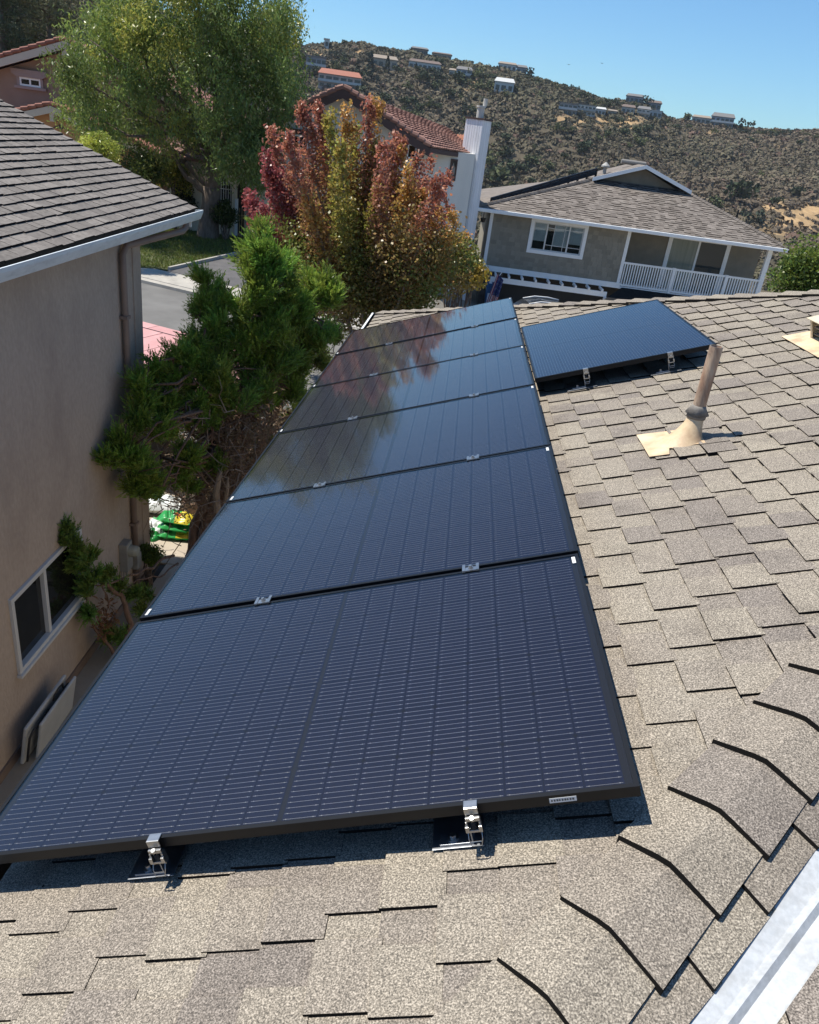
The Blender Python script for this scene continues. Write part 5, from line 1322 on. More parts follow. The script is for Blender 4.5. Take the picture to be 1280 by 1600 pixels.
bf.build('barge_board', M_CRT, broof)
bt2 = MB(); bt3 = MB()
for s_, xe in ((-1, xlB - .6), (1, xrB + .6)):
    n = 24
    for k in range(n):
        a_ = np.array([bA[0] + (xe - bA[0]) * k / n, YB - .62, bA[2] - sl_ * abs(xe - bA[0]) * k / n]); b_ = np.array([bA[0] + (xe - bA[0]) * (k + 1.1) / n, YB - .62, bA[2] - sl_ * abs(xe - bA[0]) * (k + 1.1) / n])
        (bt2).tube([BP(a_ + (0, 0, .10)), BP(b_ + (0, 0, .15))], .09, 7)
tag(bt2.build('rake_tiles', M_RTILE, broof), kind='stuff')
bkt = MB(); p = at_y(105, 72, YB - .3); q = BP(p); bkt.box(q[0] - .14, q[0] + .14, -.6, -.002, q[2] - .55, q[2] - .02); bkt.build('bracket', M_CRT, bh)
def BX(px, py): p = at_y(px, py, YB); return p[0] - B0[0], p[2] - B0[2]
wx_0 = (BX(32, 119)[0] + BX(32, 133)[0]) / 2; wx_1 = (BX(65, 125)[0] + BX(65, 139)[0]) / 2; wz_1 = (BX(32, 119)[1] + BX(65, 125)[1]) / 2; wz_0 = (BX(32, 133)[1] + BX(65, 138)[1]) / 2
wf = MB()
for (x0, x1, z0, z1) in ((wx_0, wx_0 + .08, wz_0, wz_1), (wx_1 - .08, wx_1, wz_0, wz_1), (wx_0 + .08, wx_1 - .08, wz_0, wz_0 + .08), (wx_0 + .08, wx_1 - .08, wz_1 - .08, wz_1), ((wx_0 + wx_1) / 2 - .04, (wx_0 + wx_1) / 2 + .04, wz_0 + .08, wz_1 - .08)): wf.box(x0, x1, -.08, -.002, z0, z1)
bwin = wf.build('window', M_TRIM, bh)
for a_, b_ in ((wx_0 + .08, (wx_0 + wx_1) / 2 - .04), ((wx_0 + wx_1) / 2 + .04, wx_1 - .08)):
    pn = MB(); pn.box(a_, b_, -.04, -.003, wz_0 + .08, wz_1 - .08); pn.build('pane', M_DKGL, bwin)
M_MAUVE = mat('mauve_trim', (.33, .245, .225), .85)
hd_ = MB(); hd_.prism([(wx_0 - .35, -.16, wz_1 + .32), (wx_1 + .35, -.16, wz_1 + .32), (wx_1 + .33, -.16, wz_1 + .13), (wx_1 + .1, -.16, wz_1 + .003), (wx_0 - .1, -.16, wz_1 + .003), (wx_0 - .33, -.16, wz_1 + .13)], (0, .155, 0))
hd_.box(wx_0 - .12, wx_0 - .002, -.10, -.002, wz_0, wz_1); hd_.box(wx_1 + .002, wx_1 + .12, -.10, -.002, wz_0, wz_1); hd_.box(wx_0 - .25, wx_1 + .25, -.14, -.002, wz_0 - .12, wz_0 - .003); hd_.build('lintel', M_MAUVE, bwin)
# lower front gable
YB2 = YB - 2.2
cA = at_y(88, 166, YB2)
lw_ = MB(); sl2 = .30; 
lw_.prism([BP((cA[0] - 4, YB2, zB_ - 1)), BP((cA[0] + 4, YB2, zB_ - 1)), BP((cA[0] + 4, YB2, cA[2] - sl2 * 4 - .2)), BP((cA[0], YB2, cA[2] - .2)), BP((cA[0] - 4, YB2, cA[2] - sl2 * 4 - .2))], (0, 2.19, 0)); lw_.build('front_wall', M_TERR2, bh)
lr = MB(); lf = MB(); lt_ = MB()
for xe in (cA[0] - 4.6, cA[0] + 4.6):
    ze_ = cA[2] - sl2 * 4.6; lr.prism([BP((cA[0], YB2 - .5, cA[2])), BP((xe, YB2 - .5, ze_)), BP((xe, YB2 + 2.15, ze_)), BP((cA[0], YB2 + 2.15, cA[2]))], (0, 0, .1))
    lf.prism([BP((cA[0], YB2 - .55, cA[2] - .28)), BP((xe, YB2 - .55, ze_ - .28)), BP((xe, YB2 - .55, ze_)), BP((cA[0], YB2 - .55, cA[2]))], (0, .045, 0))
    for k in range(14):
        a_ = np.array([cA[0] + (xe - cA[0]) * k / 14, YB2 - .5, cA[2] + (ze_ - cA[2]) * k / 14]); b_ = np.array([cA[0] + (xe - cA[0]) * (k + 1.1) / 14, YB2 - .5, cA[2] + (ze_ - cA[2]) * (k + 1.1) / 14]); lt_.tube([BP(a_ + (0, 0, .10)), BP(b_ + (0, 0, .15))], .085, 7)
lr_ = lr.build('front_roof', M_RTILE, bh); lf.build('barge_board', M_CRT, lr_); tag(lt_.build('rake_tiles', M_RTILE, lr_), kind='stuff')
bk2 = MB(); q = BP((cA[0], YB2, cA[2])); bk2.box(q[0] - .1, q[0] + .1, q[1] - .5, q[1] - .002, q[2] - .62, q[2] - .05); bk2.build('bracket', M_CRT, lr_)
gvent = MB(); q = BP(at_y(94, 199, YB2)); gvent.prism([(q[0] - .35, q[1] - .03, q[2] - .06), (q[0] + .35, q[1] - .03, q[2] - .06), (q[0], q[1] - .03, q[2] + .12)], (0, .025, 0)); gvent.build('gable_vent', M_FASC, bh)
# ================================================================== TREES AND SHRUBS
M_BARK = mat('grey_brown_bark', (.10, .075, .055), .95, col2=(.17, .13, .10), scale=9, detail=7, bump=.6, bscale=14, bdist=.03, stretch=(2, 2, .5))
M_BARKR = mat('red_brown_bark', (.13, .075, .048), .95, col2=(.22, .14, .095), scale=14, detail=7, bump=.6, bscale=20, bdist=.02, stretch=(2, 2, .4))
M_BARKP = mat('pale_bark', (.20, .17, .14), .9, col2=(.30, .26, .22), scale=8)
def rel(P, base): return np.asarray(P, float) - np.asarray(base, float)
def bend(a, b, n=6, j=.06):
    a, b = np.asarray(a, float), np.asarray(b, float); L_ = np.linalg.norm(b - a)
    pts = [a + (b - a) * (k / n) for k in range(n + 1)]
    for k in range(1, n): pts[k] = pts[k] + RNG.normal(size=3) * L_ * j * .5
    return pts

# ---- big leafy tree on the lawn: hanging narrow leaves
YBT = 34.0
tb0 = at_y(325, 373, YBT); base = np.array([tb0[0], tb0[1], tb0[2] - .05])
bt = thing('broadleaf_tree', 'big leafy green tree with a forked grey trunk on the lawn', 'tree', tuple(base))
PXM = F / 33.0
def lobe(px, py, r, Y, dy): p = at_y(px, py, Y + dy); return p, r / F * (Y + dy) * 1.1
LOB = [(130, 70, 40), (112, 112, 24), (118, 165, 26), (165, 50, 48), (220, 25, 50), (290, 5, 60), (350, 0, 55), (405, 20, 42), (432, 62, 36), (444, 112, 32), (440, 160, 34), (425, 208, 28), (398, 235, 30), (404, 268, 17), (350, 200, 48), (330, 130, 70), (250, 130, 70), (180, 125, 50), (152, 178, 30), (196, 186, 34), (262, 205, 34), (300, 90, 80), (385, 95, 60), (355, 238, 28), (385, 160, 50), (260, 70, 60), (210, 80, 46), (195, 30, 36), (330, -40, 60), (250, -30, 50), (410, 215, 30), (428, 35, 34), (360, 60, 60)]
Cc = []; Cl = []; tops = []
for (px, py, r) in LOB:
    for rep in range(2):
        dy = RNG.uniform(-3.2, 3.2) if rep else RNG.uniform(-3.4, -.5)
        c, R_ = lobe(px + RNG.normal() * 5, py + RNG.normal() * 5, r, YBT, dy)
        nsub = int(4 + R_ * 5)
        hue = np.array([.165, .225, .062]) * RNG.uniform(.75, 1.25) + (np.array([.05, .04, 0]) * (1 if px < 210 else .2) * RNG.uniform(0, 1.2))
        if RNG.random() < .12: hue = np.array([.36, .37, .08])
        tops.append(c)
        for _ in range(nsub):
            s0 = c + ball(1, .33)[0] * R_ * np.array([1, 1, .95]); nl = RNG.integers(95, 165)
            q = RNG.normal(size=(nl, 3)) * np.array([.20, .20, .30]); q[:, 2] -= .15
            Cc.append(s0 + q); Cl.append(vary(hue, nl, .28, .1))
Cc = np.concatenate(Cc); Cl = np.concatenate(Cl)
leaves('crown', rel(Cc, base), .165, .056, Cl, M_LEAF, bt, axis=np.array([.1, 0, -1.0]), axis_mix=.5)
tm_ = MB()
fork = at_y(331, 292, YBT)
tm_.tube([rel(p, base) for p in (base + (0, 0, -.3), base + (0, 0, .15), at_y(327, 345, YBT), at_y(330, 318, YBT), fork)], [.62, .48, .40, .38, .36], 14)
for (px, py, dy, r0) in ((338, 240, 0, .33), (290, 255, .2, .17)):
    p = at_y(px, py, YBT + dy); tm_.tube([rel(q, base) for q in bend(fork - (0, 0, .1), p, 4, .05)], np.linspace(r0, r0 * .75, 5), 10)
tm_.tube([rel(q, base) for q in bend(at_y(290, 255, YBT + .2), at_y(266, 232, YBT + .3), 4, .05)], np.linspace(.13, .08, 5), 8)
tm_.tube([rel(q, base) for q in bend(fork - (0, 0, .35), at_y(292, 278, YBT - .3), 4, .05)], np.linspace(.16, .10, 5), 8)
tm_.tube([rel(q, base) for q in bend(at_y(292, 278, YBT - .3), at_y(268, 236, YBT - .4), 4, .05)], np.linspace(.10, .05, 5), 8)
hub = at_y(338, 240, YBT)
for c in tops[::3]:
    tm_.tube([rel(q, base) for q in bend(hub, c, 5, .09)], np.linspace(.13, .025, 6), 6)
tm_.build('trunk', M_BARK, bt, smooth=True)

# ---- red leaved tree: upright wands, red at the tips, olive inside
YR_ = 18.0
rb0 = at_y(588, 545, YR_); base = np.array([rb0[0], YR_, near_z(rb0[0], YR_)])
rt = thing('maple_tree', 'red, orange and olive leaved upright tree in front of the white stucco house', 'tree', tuple(base))
SP = [(473, 166, 'r'), (497, 162, 'r'), (516, 172, 'y'), (540, 160, 'o'), (573, 156, 'r'), (588, 154, 'o'), (446, 205, 'r'), (425, 207, 'r'), (410, 233, 'c'), (384, 301, 'c'), (613, 212, 'r'), (628, 208, 'r'), (655, 233, 'r'), (668, 246, 'r'), (684, 270, 'r'), (701, 266, 'r'), (698, 322, 'r'), (716, 336, 'o'), (730, 366, 'o'), (556, 195, 'y'), (532, 215, 'y'), (600, 225, 'r'), (580, 235, 'y'), (640, 260, 'o'), (470, 230, 'r'), (505, 225, 'o'), (455, 262, 'r'), (432, 262, 'c'), (402, 325, 'c'), (420, 300, 'c'), (490, 262, 'y'), (548, 240, 'y'), (565, 262, 'y'), (610, 270, 'o'), (660, 300, 'o'), (682, 335, 'o'), (708, 372, 'g'), (395, 345, 'c'), (640, 300, 'r'), (525, 270, 'y'), (480, 300, 'o'), (440, 310, 'c'), (590, 290, 'y'), (625, 235, 'o'), (415, 360, 'o'), (690, 385, 'g'), (650, 350, 'g'), (600, 340, 'y')]
HUE = {'r': ((.45, .185, .115), (.28, .17, .075)), 'o': ((.56, .33, .10), (.30, .23, .065)), 'y': ((.40, .34, .08), (.22, .23, .055)), 'c': ((.37, .105, .10), (.27, .13, .075)), 'g': ((.34, .27, .065), (.18, .18, .045))}
rootc = at_y(592, 500, YR_)
Cc, Cl = [], []; stems = MB(); rstem = []
for (px, py, h) in SP:
    dy = RNG.uniform(-1.7, 1.7)
    tip = at_y(px, py, YR_ + dy)
    st0 = rootc + np.array([(tip[0] - rootc[0]) * .28, dy * .3, RNG.uniform(-.2, .3)])
    mid = (st0 + tip) / 2 + np.array([(tip[0] - rootc[0]) * .16, 0, -.1])
    ts = np.linspace(0, 1, 26)
    path = (1 - ts)[:, None] ** 2 * st0 + 2 * ((1 - ts) * ts)[:, None] * mid + (ts ** 2)[:, None] * tip
    rstem.append(path)
    Lp = np.linalg.norm(tip - st0); n = int(520 * Lp)
    t = np.clip(RNG.beta(1.5, 1.05, n), .0, .985) * .95 + .05
    # leaf whorls: bunch the leaves along the wand
    kn_ = np.sort(RNG.uniform(.08, 1, 16)); kk = RNG.integers(0, 16, n); t = np.where(RNG.random(n) < .55, kn_[kk] + RNG.normal(size=n) * .022, t); t = np.clip(t, .03, 1)
    off_k = RNG.normal(size=(16, 3)) * .07
    ii = t * 25; i0 = np.clip(ii.astype(int), 0, 24); c = path[i0] + (path[i0 + 1] - path[i0]) * (ii - i0)[:, None]
    rad = (.42 * (1 - t) + .115)
    q = ball(n, .6) * rad[:, None]; q[:, 2] *= .8; q += off_k[kk]
    Cc.append(c + q)
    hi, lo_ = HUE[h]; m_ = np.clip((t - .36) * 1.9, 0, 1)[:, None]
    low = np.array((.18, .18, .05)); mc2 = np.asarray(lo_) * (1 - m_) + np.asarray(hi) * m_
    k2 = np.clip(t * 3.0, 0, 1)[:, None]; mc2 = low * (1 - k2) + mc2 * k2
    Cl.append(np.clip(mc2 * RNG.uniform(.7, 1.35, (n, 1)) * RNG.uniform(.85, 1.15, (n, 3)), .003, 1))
# olive skirt
for (px, py, r) in [(470, 420, 55), (530, 440, 55), (600, 430, 60), (660, 420, 55), (700, 430, 40), (560, 380, 60), (640, 380, 60), (500, 370, 50), (440, 380, 40), (690, 400, 45), (720, 400, 30), (650, 460, 40), (590, 480, 40), (430, 345, 30), (540, 500, 40), (510, 480, 30)]:
    n = int(r * 24); c = at_y(px, py, YR_ + RNG.uniform(-1.2, 1.6)); q = ball(n, .5) * (r / F * YR_)
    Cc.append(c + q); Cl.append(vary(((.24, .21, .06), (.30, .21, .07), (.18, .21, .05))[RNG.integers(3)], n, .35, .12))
Cc = np.concatenate(Cc); Cl = np.concatenate(Cl)
leaves('crown', rel(Cc, base), .075, .055, Cl, M_LEAF, rt)
for p in rstem[::2]: stems.tube([rel(q, base) for q in p[::5]] + [rel(p[-1], base)], list(np.linspace(.035, .006, len(p[::5]) + 1)), 5)
tr_ = MB()
for (px, py, r0) in ((640, 440, .10), (655, 430, .06), (560, 430, .07), (520, 430, .07), (590, 420, .09)):
    p = at_y(px, py, YR_ + RNG.uniform(-.5, .5)); tr_.tube([rel(q, base) for q in bend(base + (RNG.normal() * .15, RNG.normal() * .15, -.1), p, 5, .05)], np.linspace(r0, r0 * .6, 6), 8)
tr_.build('trunk', M_BARKP, rt, smooth=True)
stems.build('stems', M_BARKP, rt, smooth=True)

def bush(name, label, px, py, r, Y, col, cols2=None, n=1800, lsize=(.09, .05), lobes=9, squash=.8, m=None, cat='shrub', stemr=.05, group=None, zb=None, yj=.6):
    c0 = at_y(px, py, Y); R_ = r / F * Y
    zb = float(terr(c0[0], c0[1])) if zb is None else zb
    base = np.array([c0[0], c0[1], zb]); t = thing(name, label, cat, tuple(base), group=group)
    Cc, Cl = [], []; st = MB()
    for k in range(lobes):
        c = c0 + ball(1, .6)[0] * R_ * np.array([.72, yj, .62]); rr_ = R_ * RNG.uniform(.38, .58); nn_ = n // lobes
        q = ball(nn_, .42) * rr_ * np.array([1, 1, squash]); Cc.append(c + q)
        hue = np.asarray(col if (cols2 is None or RNG.random() < .6) else cols2) * RNG.uniform(.75, 1.25)
        Cl.append(vary(hue, nn_, .3, .1)); st.tube([rel(p, base) for p in bend(base - (0, 0, .1), c, 4, .08)], np.linspace(stemr, stemr * .35, 5), 6)
    Cc = np.concatenate(Cc); Cc[:, 2] = np.maximum(Cc[:, 2], zb + .02)
    leaves('foliage', rel(Cc, base), lsize[0], lsize[1], np.concatenate(Cl), m or M_LEAF, t)
    st.build('stems', M_BARK, t, smooth=True); return t
bush('golden_shrub', 'yellow green leafy shrub between the red tree and the grey house', 722, 410, 46, 21, (.34, .26, .05), (.20, .20, .05), 5200, (.11, .07), 14, 1.0)
bush('laurel_bush', 'round bright green bush at the right edge beyond the roof ridge', 1262, 428, 62, 20, (.16, .21, .04), (.10, .15, .032), 9000, (.10, .055), 22, 1.0, cat='bush')
bush('hedge_shrub', 'bright yellow green shrub just beyond the left shingle roof', 152, 232, 36, 27, (.42, .44, .08), (.34, .38, .07), 4200, (.13, .035), 12, .8, zb=1.5)
bush('hedge_shrub', 'dark glossy shrub under the left side of the big tree', 225, 262, 42, 33, (.07, .10, .028), (.16, .19, .045), 4200, (.13, .06), 14, .9, zb=1.8)
bush('hedge_shrub', 'yellow leaved shrub behind the forked trunk', 272, 272, 34, 34.6, (.34, .31, .05), (.13, .16, .035), 3200, (.12, .06), 12, 1.0, zb=1.9)
bush('hedge_shrub', 'low dark bush at the back of the lawn', 290, 312, 26, 34.8, (.03, .042, .014), None, 1800, (.12, .06), 9, 1.0, zb=1.9)
bush('hedge_shrub', 'dark green shrub right of the big trunk by the gate', 353, 335, 24, 33.9, (.035, .06, .016), (.06, .085, .02), 2200, (.13, .06), 10, 1.1, zb=1.9)

# ---- juniper beside our eave: scale-leaf sprays
def juniper(t, base, clumps, hub_of, per=210, sl=.17, bw=.0075, dead=()):
    """feathery sprays: each a small fan of scale-leaf blades round its own axis, the tips standing out of the mass"""
    V = []; Cl = []; n_bl = 11
    for (c, R_, hue, up) in clumps:
        ns = max(4, int(per * (R_ / .4) ** 1.5))
        o_ = ball(ns, .40); p = c + o_ * R_ * .8
        ax = unit(unit(o_) * .75 + up * .55 + np.array([-.08, 0, .25]) + RNG.normal(size=(ns, 3)) * .28)
        L_ = sl * RNG.uniform(.55, 1.35, (ns, 1)); side = unit(np.cross(ax, rand_dirs(ns)))
        tone = RNG.uniform(.7, 1.3, (ns, 1)) * RNG.uniform(.9, 1.1, (ns, 3))
        for k in range(n_bl):
            f = (k + .3) / n_bl; sgn = 1 if k % 2 else -1
            o = p + ax * L_ * f
            dirv = unit(ax + side * sgn * (.75 * (1 - f) + .05) + RNG.normal(size=(ns, 3)) * .10)
            l = L_ * (.42 - .20 * f) * RNG.uniform(.8, 1.2, (ns, 1)); w_ = bw * (1 - .45 * f) * RNG.uniform(.8, 1.3, (ns, 1))
            wv = unit(np.cross(dirv, rand_dirs(ns))) * w_
            V.append(np.stack([o - wv, o + dirv * l * .5 - wv * 1.2, o + dirv * l, o + dirv * l * .5 + wv * 1.2], 1).reshape(-1, 3))
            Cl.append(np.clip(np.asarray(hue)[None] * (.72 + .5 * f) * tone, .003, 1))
    return np.concatenate(V), np.concatenate(Cl)
def plumes(c, R0, hue, up, n):
    """break one lobe into upright flame shaped plumes"""
    out_ = []
    for k in range(n):
        a_ = unit((up * .9 + rand_dirs(1)[0] * .75)[None])[0]; L_ = R0 * RNG.uniform(1.0, 1.9); s0 = c + ball(1, .5)[0] * R0 * .75 - a_ * L_ * .4
        h2 = hue * RNG.uniform(.75, 1.25) * np.array([RNG.uniform(.85, 1.2), 1, 1])
        for t in np.linspace(.05, 1, 6): out_.append((s0 + a_ * L_ * t + RNG.normal(size=3) * R0 * .05, R0 * (.46 * (1 - t) ** .75 + .09), h2, a_ * 1.8))
    return out_
def jlobes(L_):
    out_ = []
    for (px, py, r, Y) in L_:
        R0 = r / F * Y
        for k in range(2 if r < 24 else 3):
            c = at_y(px, py, Y) + ball(1, .5)[0] * R0 * np.array([.6, 1.1, .5]); hue = np.array([.225, .335, .055])
            out_ += plumes(c, R0 * .72, hue, np.array([RNG.normal() * .35, RNG.normal() * .35, 1.0]), 3)
    return out_
JL = [(412, 368, 20, 11.4), (420, 395, 28, 11.4), (400, 420, 26, 11.3), (432, 425, 30, 11.5), (412, 455, 36, 11.3), (450, 462, 38, 11.5), (480, 448, 30, 11.8), (508, 470, 28, 11.9), (518, 452, 14, 12), (318, 438, 14, 11.2), (330, 468, 24, 11.2), (350, 470, 20, 11.2), (338, 505, 30, 11.0), (318, 490, 22, 11.0), (355, 530, 34, 11.0),
      (470, 505, 38, 11.8), (500, 535, 28, 11.9), (420, 505, 44, 11.4), (385, 500, 30, 11.2), (380, 550, 44, 11.1), (430, 560, 44, 11.5), (470, 560, 34, 11.8), (455, 605, 30, 11.6), (425, 620, 26, 11.5), (300, 540, 26, 10.6), (285, 565, 30, 10.3), (250, 590, 30, 10.0), (225, 600, 20, 9.6), (280, 605, 38, 10.2), (325, 590, 38, 10.5), (350, 620, 36, 10.6), (395, 600, 36, 11.0), (255, 635, 34, 9.8), (228, 640, 24, 9.4), (300, 645, 32, 10.2), (218, 668, 18, 9.2), (250, 672, 28, 9.5), (330, 655, 26, 10.4)]
JL2 = [(190, 702, 24, 8.95), (176, 722, 18, 8.8), (205, 728, 26, 9.0), (228, 750, 24, 9.2), (235, 775, 20, 9.3), (212, 765, 16, 9.1), (300, 718, 26, 10.0), (318, 738, 22, 10.2), (286, 745, 22, 9.9), (340, 735, 16, 10.3), (300, 765, 14, 10.1)]
jb0 = at_z(305, 885, .25); base = np.array([jb0[0], jb0[1], .22])
jt = thing('juniper_tree', 'tall bushy green juniper with bare brown trunks between the two houses', 'tree', tuple(base))
JL3 = [(390, 640, 26, 12.2), (420, 600, 26, 12.3), (360, 660, 24, 12.0), (400, 680, 20, 12.2), (370, 700, 20, 12.0), (340, 700, 18, 11.8), (430, 640, 20, 12.4), (385, 720, 14, 12.1), (460, 590, 24, 12.5), (470, 632, 22, 12.2), (442, 665, 20, 12.0), (505, 570, 20, 12.2), (522, 520, 16, 12.2), (418, 690, 16, 11.8), (350, 560, 24, 12), (320, 680, 22, 11.4)]
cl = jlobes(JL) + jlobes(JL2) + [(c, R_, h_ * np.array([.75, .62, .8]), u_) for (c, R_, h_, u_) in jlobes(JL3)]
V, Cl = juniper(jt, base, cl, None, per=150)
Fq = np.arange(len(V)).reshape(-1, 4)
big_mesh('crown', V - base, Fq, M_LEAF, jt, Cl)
tk = MB(); J = lambda px, py, Y: at_y(px, py, Y)
trunks = [[base + (.1, .1, -.2), J(330, 820, 10.9), J(365, 745, 11.1), J(385, 690, 11.2), J(400, 600, 11.3), J(415, 480, 11.4)],
          [base + (.25, .2, -.2), J(355, 800, 11.1), J(400, 720, 11.4), J(425, 660, 11.6), J(455, 560, 11.7), J(480, 480, 11.8)],
          [base + (-.1, .0, -.2), J(305, 820, 10.7), J(325, 740, 10.7), J(330, 690, 10.6), J(320, 620, 10.5), J(300, 570, 10.4)],
          [base + (.0, -.15, -.2), J(318, 835, 10.6), J(345, 760, 10.8), J(350, 690, 10.8), J(350, 600, 10.9), J(335, 500, 11.0)]]
for k, P in enumerate(trunks):
    P = [np.asarray(p) for p in P]; Q = []
    for a_, b_ in zip(P[:-1], P[1:]): Q += bend(a_, b_, 3, .10)[:-1]
    Q.append(P[-1]); tk.tube([rel(q, base) for q in Q], np.linspace((.17, .15, .11, .10)[k], .02, len(Q)), 9)
for (c, R_, hue, up) in cl[::11]:
    P = trunks[RNG.integers(4)]; i = RNG.integers(2, 5); s0 = np.asarray(P[i])
    if np.linalg.norm(c - s0) > 1.7: s0 = min([np.asarray(p) for T_ in trunks for p in T_[2:]], key=lambda p: np.linalg.norm(p - c))
    tk.tube([rel(q, base) for q in bend(s0, c, 5, .16)], np.linspace(.032, .006, 6), 5)
tk.build('trunk', M_BARKR, jt, smooth=True)
snag = MB(); snag.tube([rel(J(340, 800, 10.2), base), rel(J(338, 770, 10.2), base), rel(J(343, 742, 10.25), base), rel(J(350, 712, 10.3), base)], [.055, .05, .038, .008], 8)
snag.tube([rel(J(352, 790, 10.3), base), rel(J(356, 760, 10.3), base), rel(J(356, 745, 10.35), base)], [.035, .03, .012], 7); snag.build('broken_stub', mat('split_wood', (.26, .19, .13), .9, col2=(.34, .26, .18), scale=9), jt)
# dead twigs inside
tw = MB()
for k in range(320):
    px, py = RNG.normal(325, 42), RNG.normal(730, 62)
    if py < 640 or py > 880 or px < 215 or px > 420: continue
    if px > 320 + (880 - py) * .68: continue
    p = J(px, py, RNG.uniform(9.9, 11.2)); d_ = unit(RNG.normal(size=(1, 3)) + np.array([[-.3, 0, .2]]))[0] * RNG.uniform(.18, .55)
    tw.tube([rel(q, base) for q in bend(p, p + d_, 3, .25)], [.009, .007, .005, .003], 4)
tag(tw.build('dead_twigs', mat('dead_twig', (.20, .145, .105), .9, col2=(.30, .24, .19), scale=3), jt), kind='stuff')
Cd = []
for _ in range(150):
    px, py = RNG.normal(350, 48), RNG.normal(705, 62)
    if px > 335 + (850 - py) * .60 or px < 235 or py > 845: continue
    Cd.append(J(px, py, RNG.uniform(10.3, 12.2)) + RNG.normal(size=(110, 3)) * .13)
Cd = np.concatenate(Cd)
leaves('dry_sprays', rel(Cd, base), .085, .018, vary((.24, .165, .10), len(Cd), .35, .1), M_DRYLEAF, jt)
# long low limb reaching left, with its own tufts
LBL = [(108, 830, 20, 7.75), (98, 848, 16, 7.65), (120, 858, 22, 7.8), (132, 882, 18, 7.9), (118, 885, 12, 7.8), (146, 870, 10, 8.0), (135, 925, 12, 7.9), (148, 905, 12, 8.0), (140, 955, 12, 7.9), (172, 900, 10, 8.2), (190, 918, 10, 8.4), (178, 990, 14, 8.2), (192, 1000, 14, 8.3), (210, 930, 10, 8.6), (232, 930, 12, 8.9), (226, 955, 10, 8.8)]
sb0 = at_z(196, 1040, .25)
base2 = np.array([sb0[0], sb0[1], .22])
js = thing('juniper_shrub', 'ragged dark juniper with a brown dying tuft below the stucco wall window', 'shrub', tuple(base2))
cl2 = []
for (px, py, r, Y) in LBL:
    for k in range(3):
        R0 = r / F * Y; c = at_y(px, py, Y) + ball(1, .5)[0] * R0 * .6; cl2 += plumes(c, R0 * .7, np.array([.18, .28, .06]), np.array([-.6, -.2, .5]), 2)
V, Cl = juniper(js, base2, cl2, None, per=190, sl=.13)
big_mesh('foliage', V - base2, np.arange(len(V)).reshape(-1, 4), M_LEAF, js, Cl)
dd = [(at_y(px, py, Y) + RNG.normal(size=3) * .02, r / F * Y, np.array([.30, .15, .07]) * RNG.uniform(.8, 1.2), np.array([.1, 0, -1.2])) for (px, py, r, Y) in ((166, 945, 11, 8.1), (174, 962, 11, 8.1), (158, 965, 10, 8.05), (165, 985, 9, 8.05), (152, 980, 8, 8.0))]
V, Cl = juniper(js, base2, dd, None, per=260, sl=.11)
big_mesh('dead_foliage', V - base2, np.arange(len(V)).reshape(-1, 4), M_DRYLEAF, js, Cl)
lb = MB()
def limb(pts, r0, r1):
    Q = []
    for a_, b_ in zip(pts[:-1], pts[1:]): Q += bend(a_, b_, 3, .08)[:-1]
    Q.append(np.asarray(pts[-1])); lb.tube([rel(q, base2) for q in Q], np.linspace(r0, r1, len(Q)), 6)
limb([base2 + (0, 0, -.1), J(205, 975, 8.4), J(190, 930, 8.4), J(150, 905, 8.1), J(125, 880, 7.9), J(105, 840, 7.7)], .05, .010)
limb([J(272, 868, 9.8), J(240, 888, 9.2), J(205, 898, 8.6), J(170, 912, 8.2), J(150, 915, 8.0)], .022, .008)
limb([J(278, 880, 9.8), J(250, 902, 9.2), J(215, 906, 8.7), J(185, 930, 8.4)], .014, .006)
limb([J(158, 912, 8.1), J(170, 940, 8.15), J(166, 965, 8.1)], .009, .004); limb([J(190, 915, 8.4), J(192, 940, 8.4)], .010, .003)
limb([base2 + (0, 0, -.1), J(150, 985, 8.0), J(135, 930, 7.9)], .03, .008)
lb.build('branches', M_BARKR, js, smooth=True)
# small shrub at the wall corner
bush('corner_shrub', 'small fresh green shrub at the foot of the stucco wall corner', 231, 868, 30, 9.9, (.18, .25, .04), (.12, .18, .035), 2600, (.045, .02), 12, 1.1, stemr=.012, zb=.25, yj=.5)
bush('grey_shrub', 'wispy grey green shrub beside the path slabs', 227, 832, 18, 10.4, (.13, .14, .075), None, 1100, (.06, .01), 8, 1.2, stemr=.008, zb=.25, yj=.5)
# ================================================================== FAR HILLSIDE
M_SCRUB = leaf_mat('scrub_leaf', .12, .9)
def tuft_cloud(P, R_, cols, nq, flat=.75):
    """nq little leaf clumps spread over each bush's dome"""
    n = len(P); d_ = rand_dirs(n * nq).reshape(n, nq, 3); d_[..., 2] = np.abs(d_[..., 2]) * 1.0
    rad = R_[:, None, None] * (RNG.uniform(.45, 1.0, (n, nq, 1)) ** .5)
    c = P[:, None, :] + d_ * rad * np.array([1, 1, flat])
    s = (R_[:, None, None] * RNG.uniform(.28, .5, (n, nq, 1)))
    u = unit(RNG.normal(size=(n, nq, 3))); v = unit(np.cross(u, d_ + RNG.normal(size=(n, nq, 3)) * .35))
    u = unit(np.cross(v, d_ + RNG.normal(size=(n, nq, 3)) * .3))
    V = np.stack([c - u * s, c + v * s * .8, c + u * s, c - v * s * .8], 2).reshape(-1, 3)
    C2 = np.repeat(cols, nq, 0) * RNG.uniform(.86, 1.14, (n * nq, 1))
    return V, np.clip(C2, .003, 1)
n = 44000
az = RNG.uniform(-.62, .62, n); r = np.sqrt(RNG.uniform(70 ** 2, 720 ** 2, n))
x, y = r * np.sin(az), r * np.cos(az)
Dm = 560 + 150 * sm((az + .25) / .8)
bare = (.5 + .5 * np.sin(x * .033 + 2 * np.sin(y * .021))) * (.5 + .5 * np.sin(y * .041 + x * .013 + 1.0))
knoll = np.exp(-(((x - 95) / 30) ** 2 + ((y - 172) / 34) ** 2))
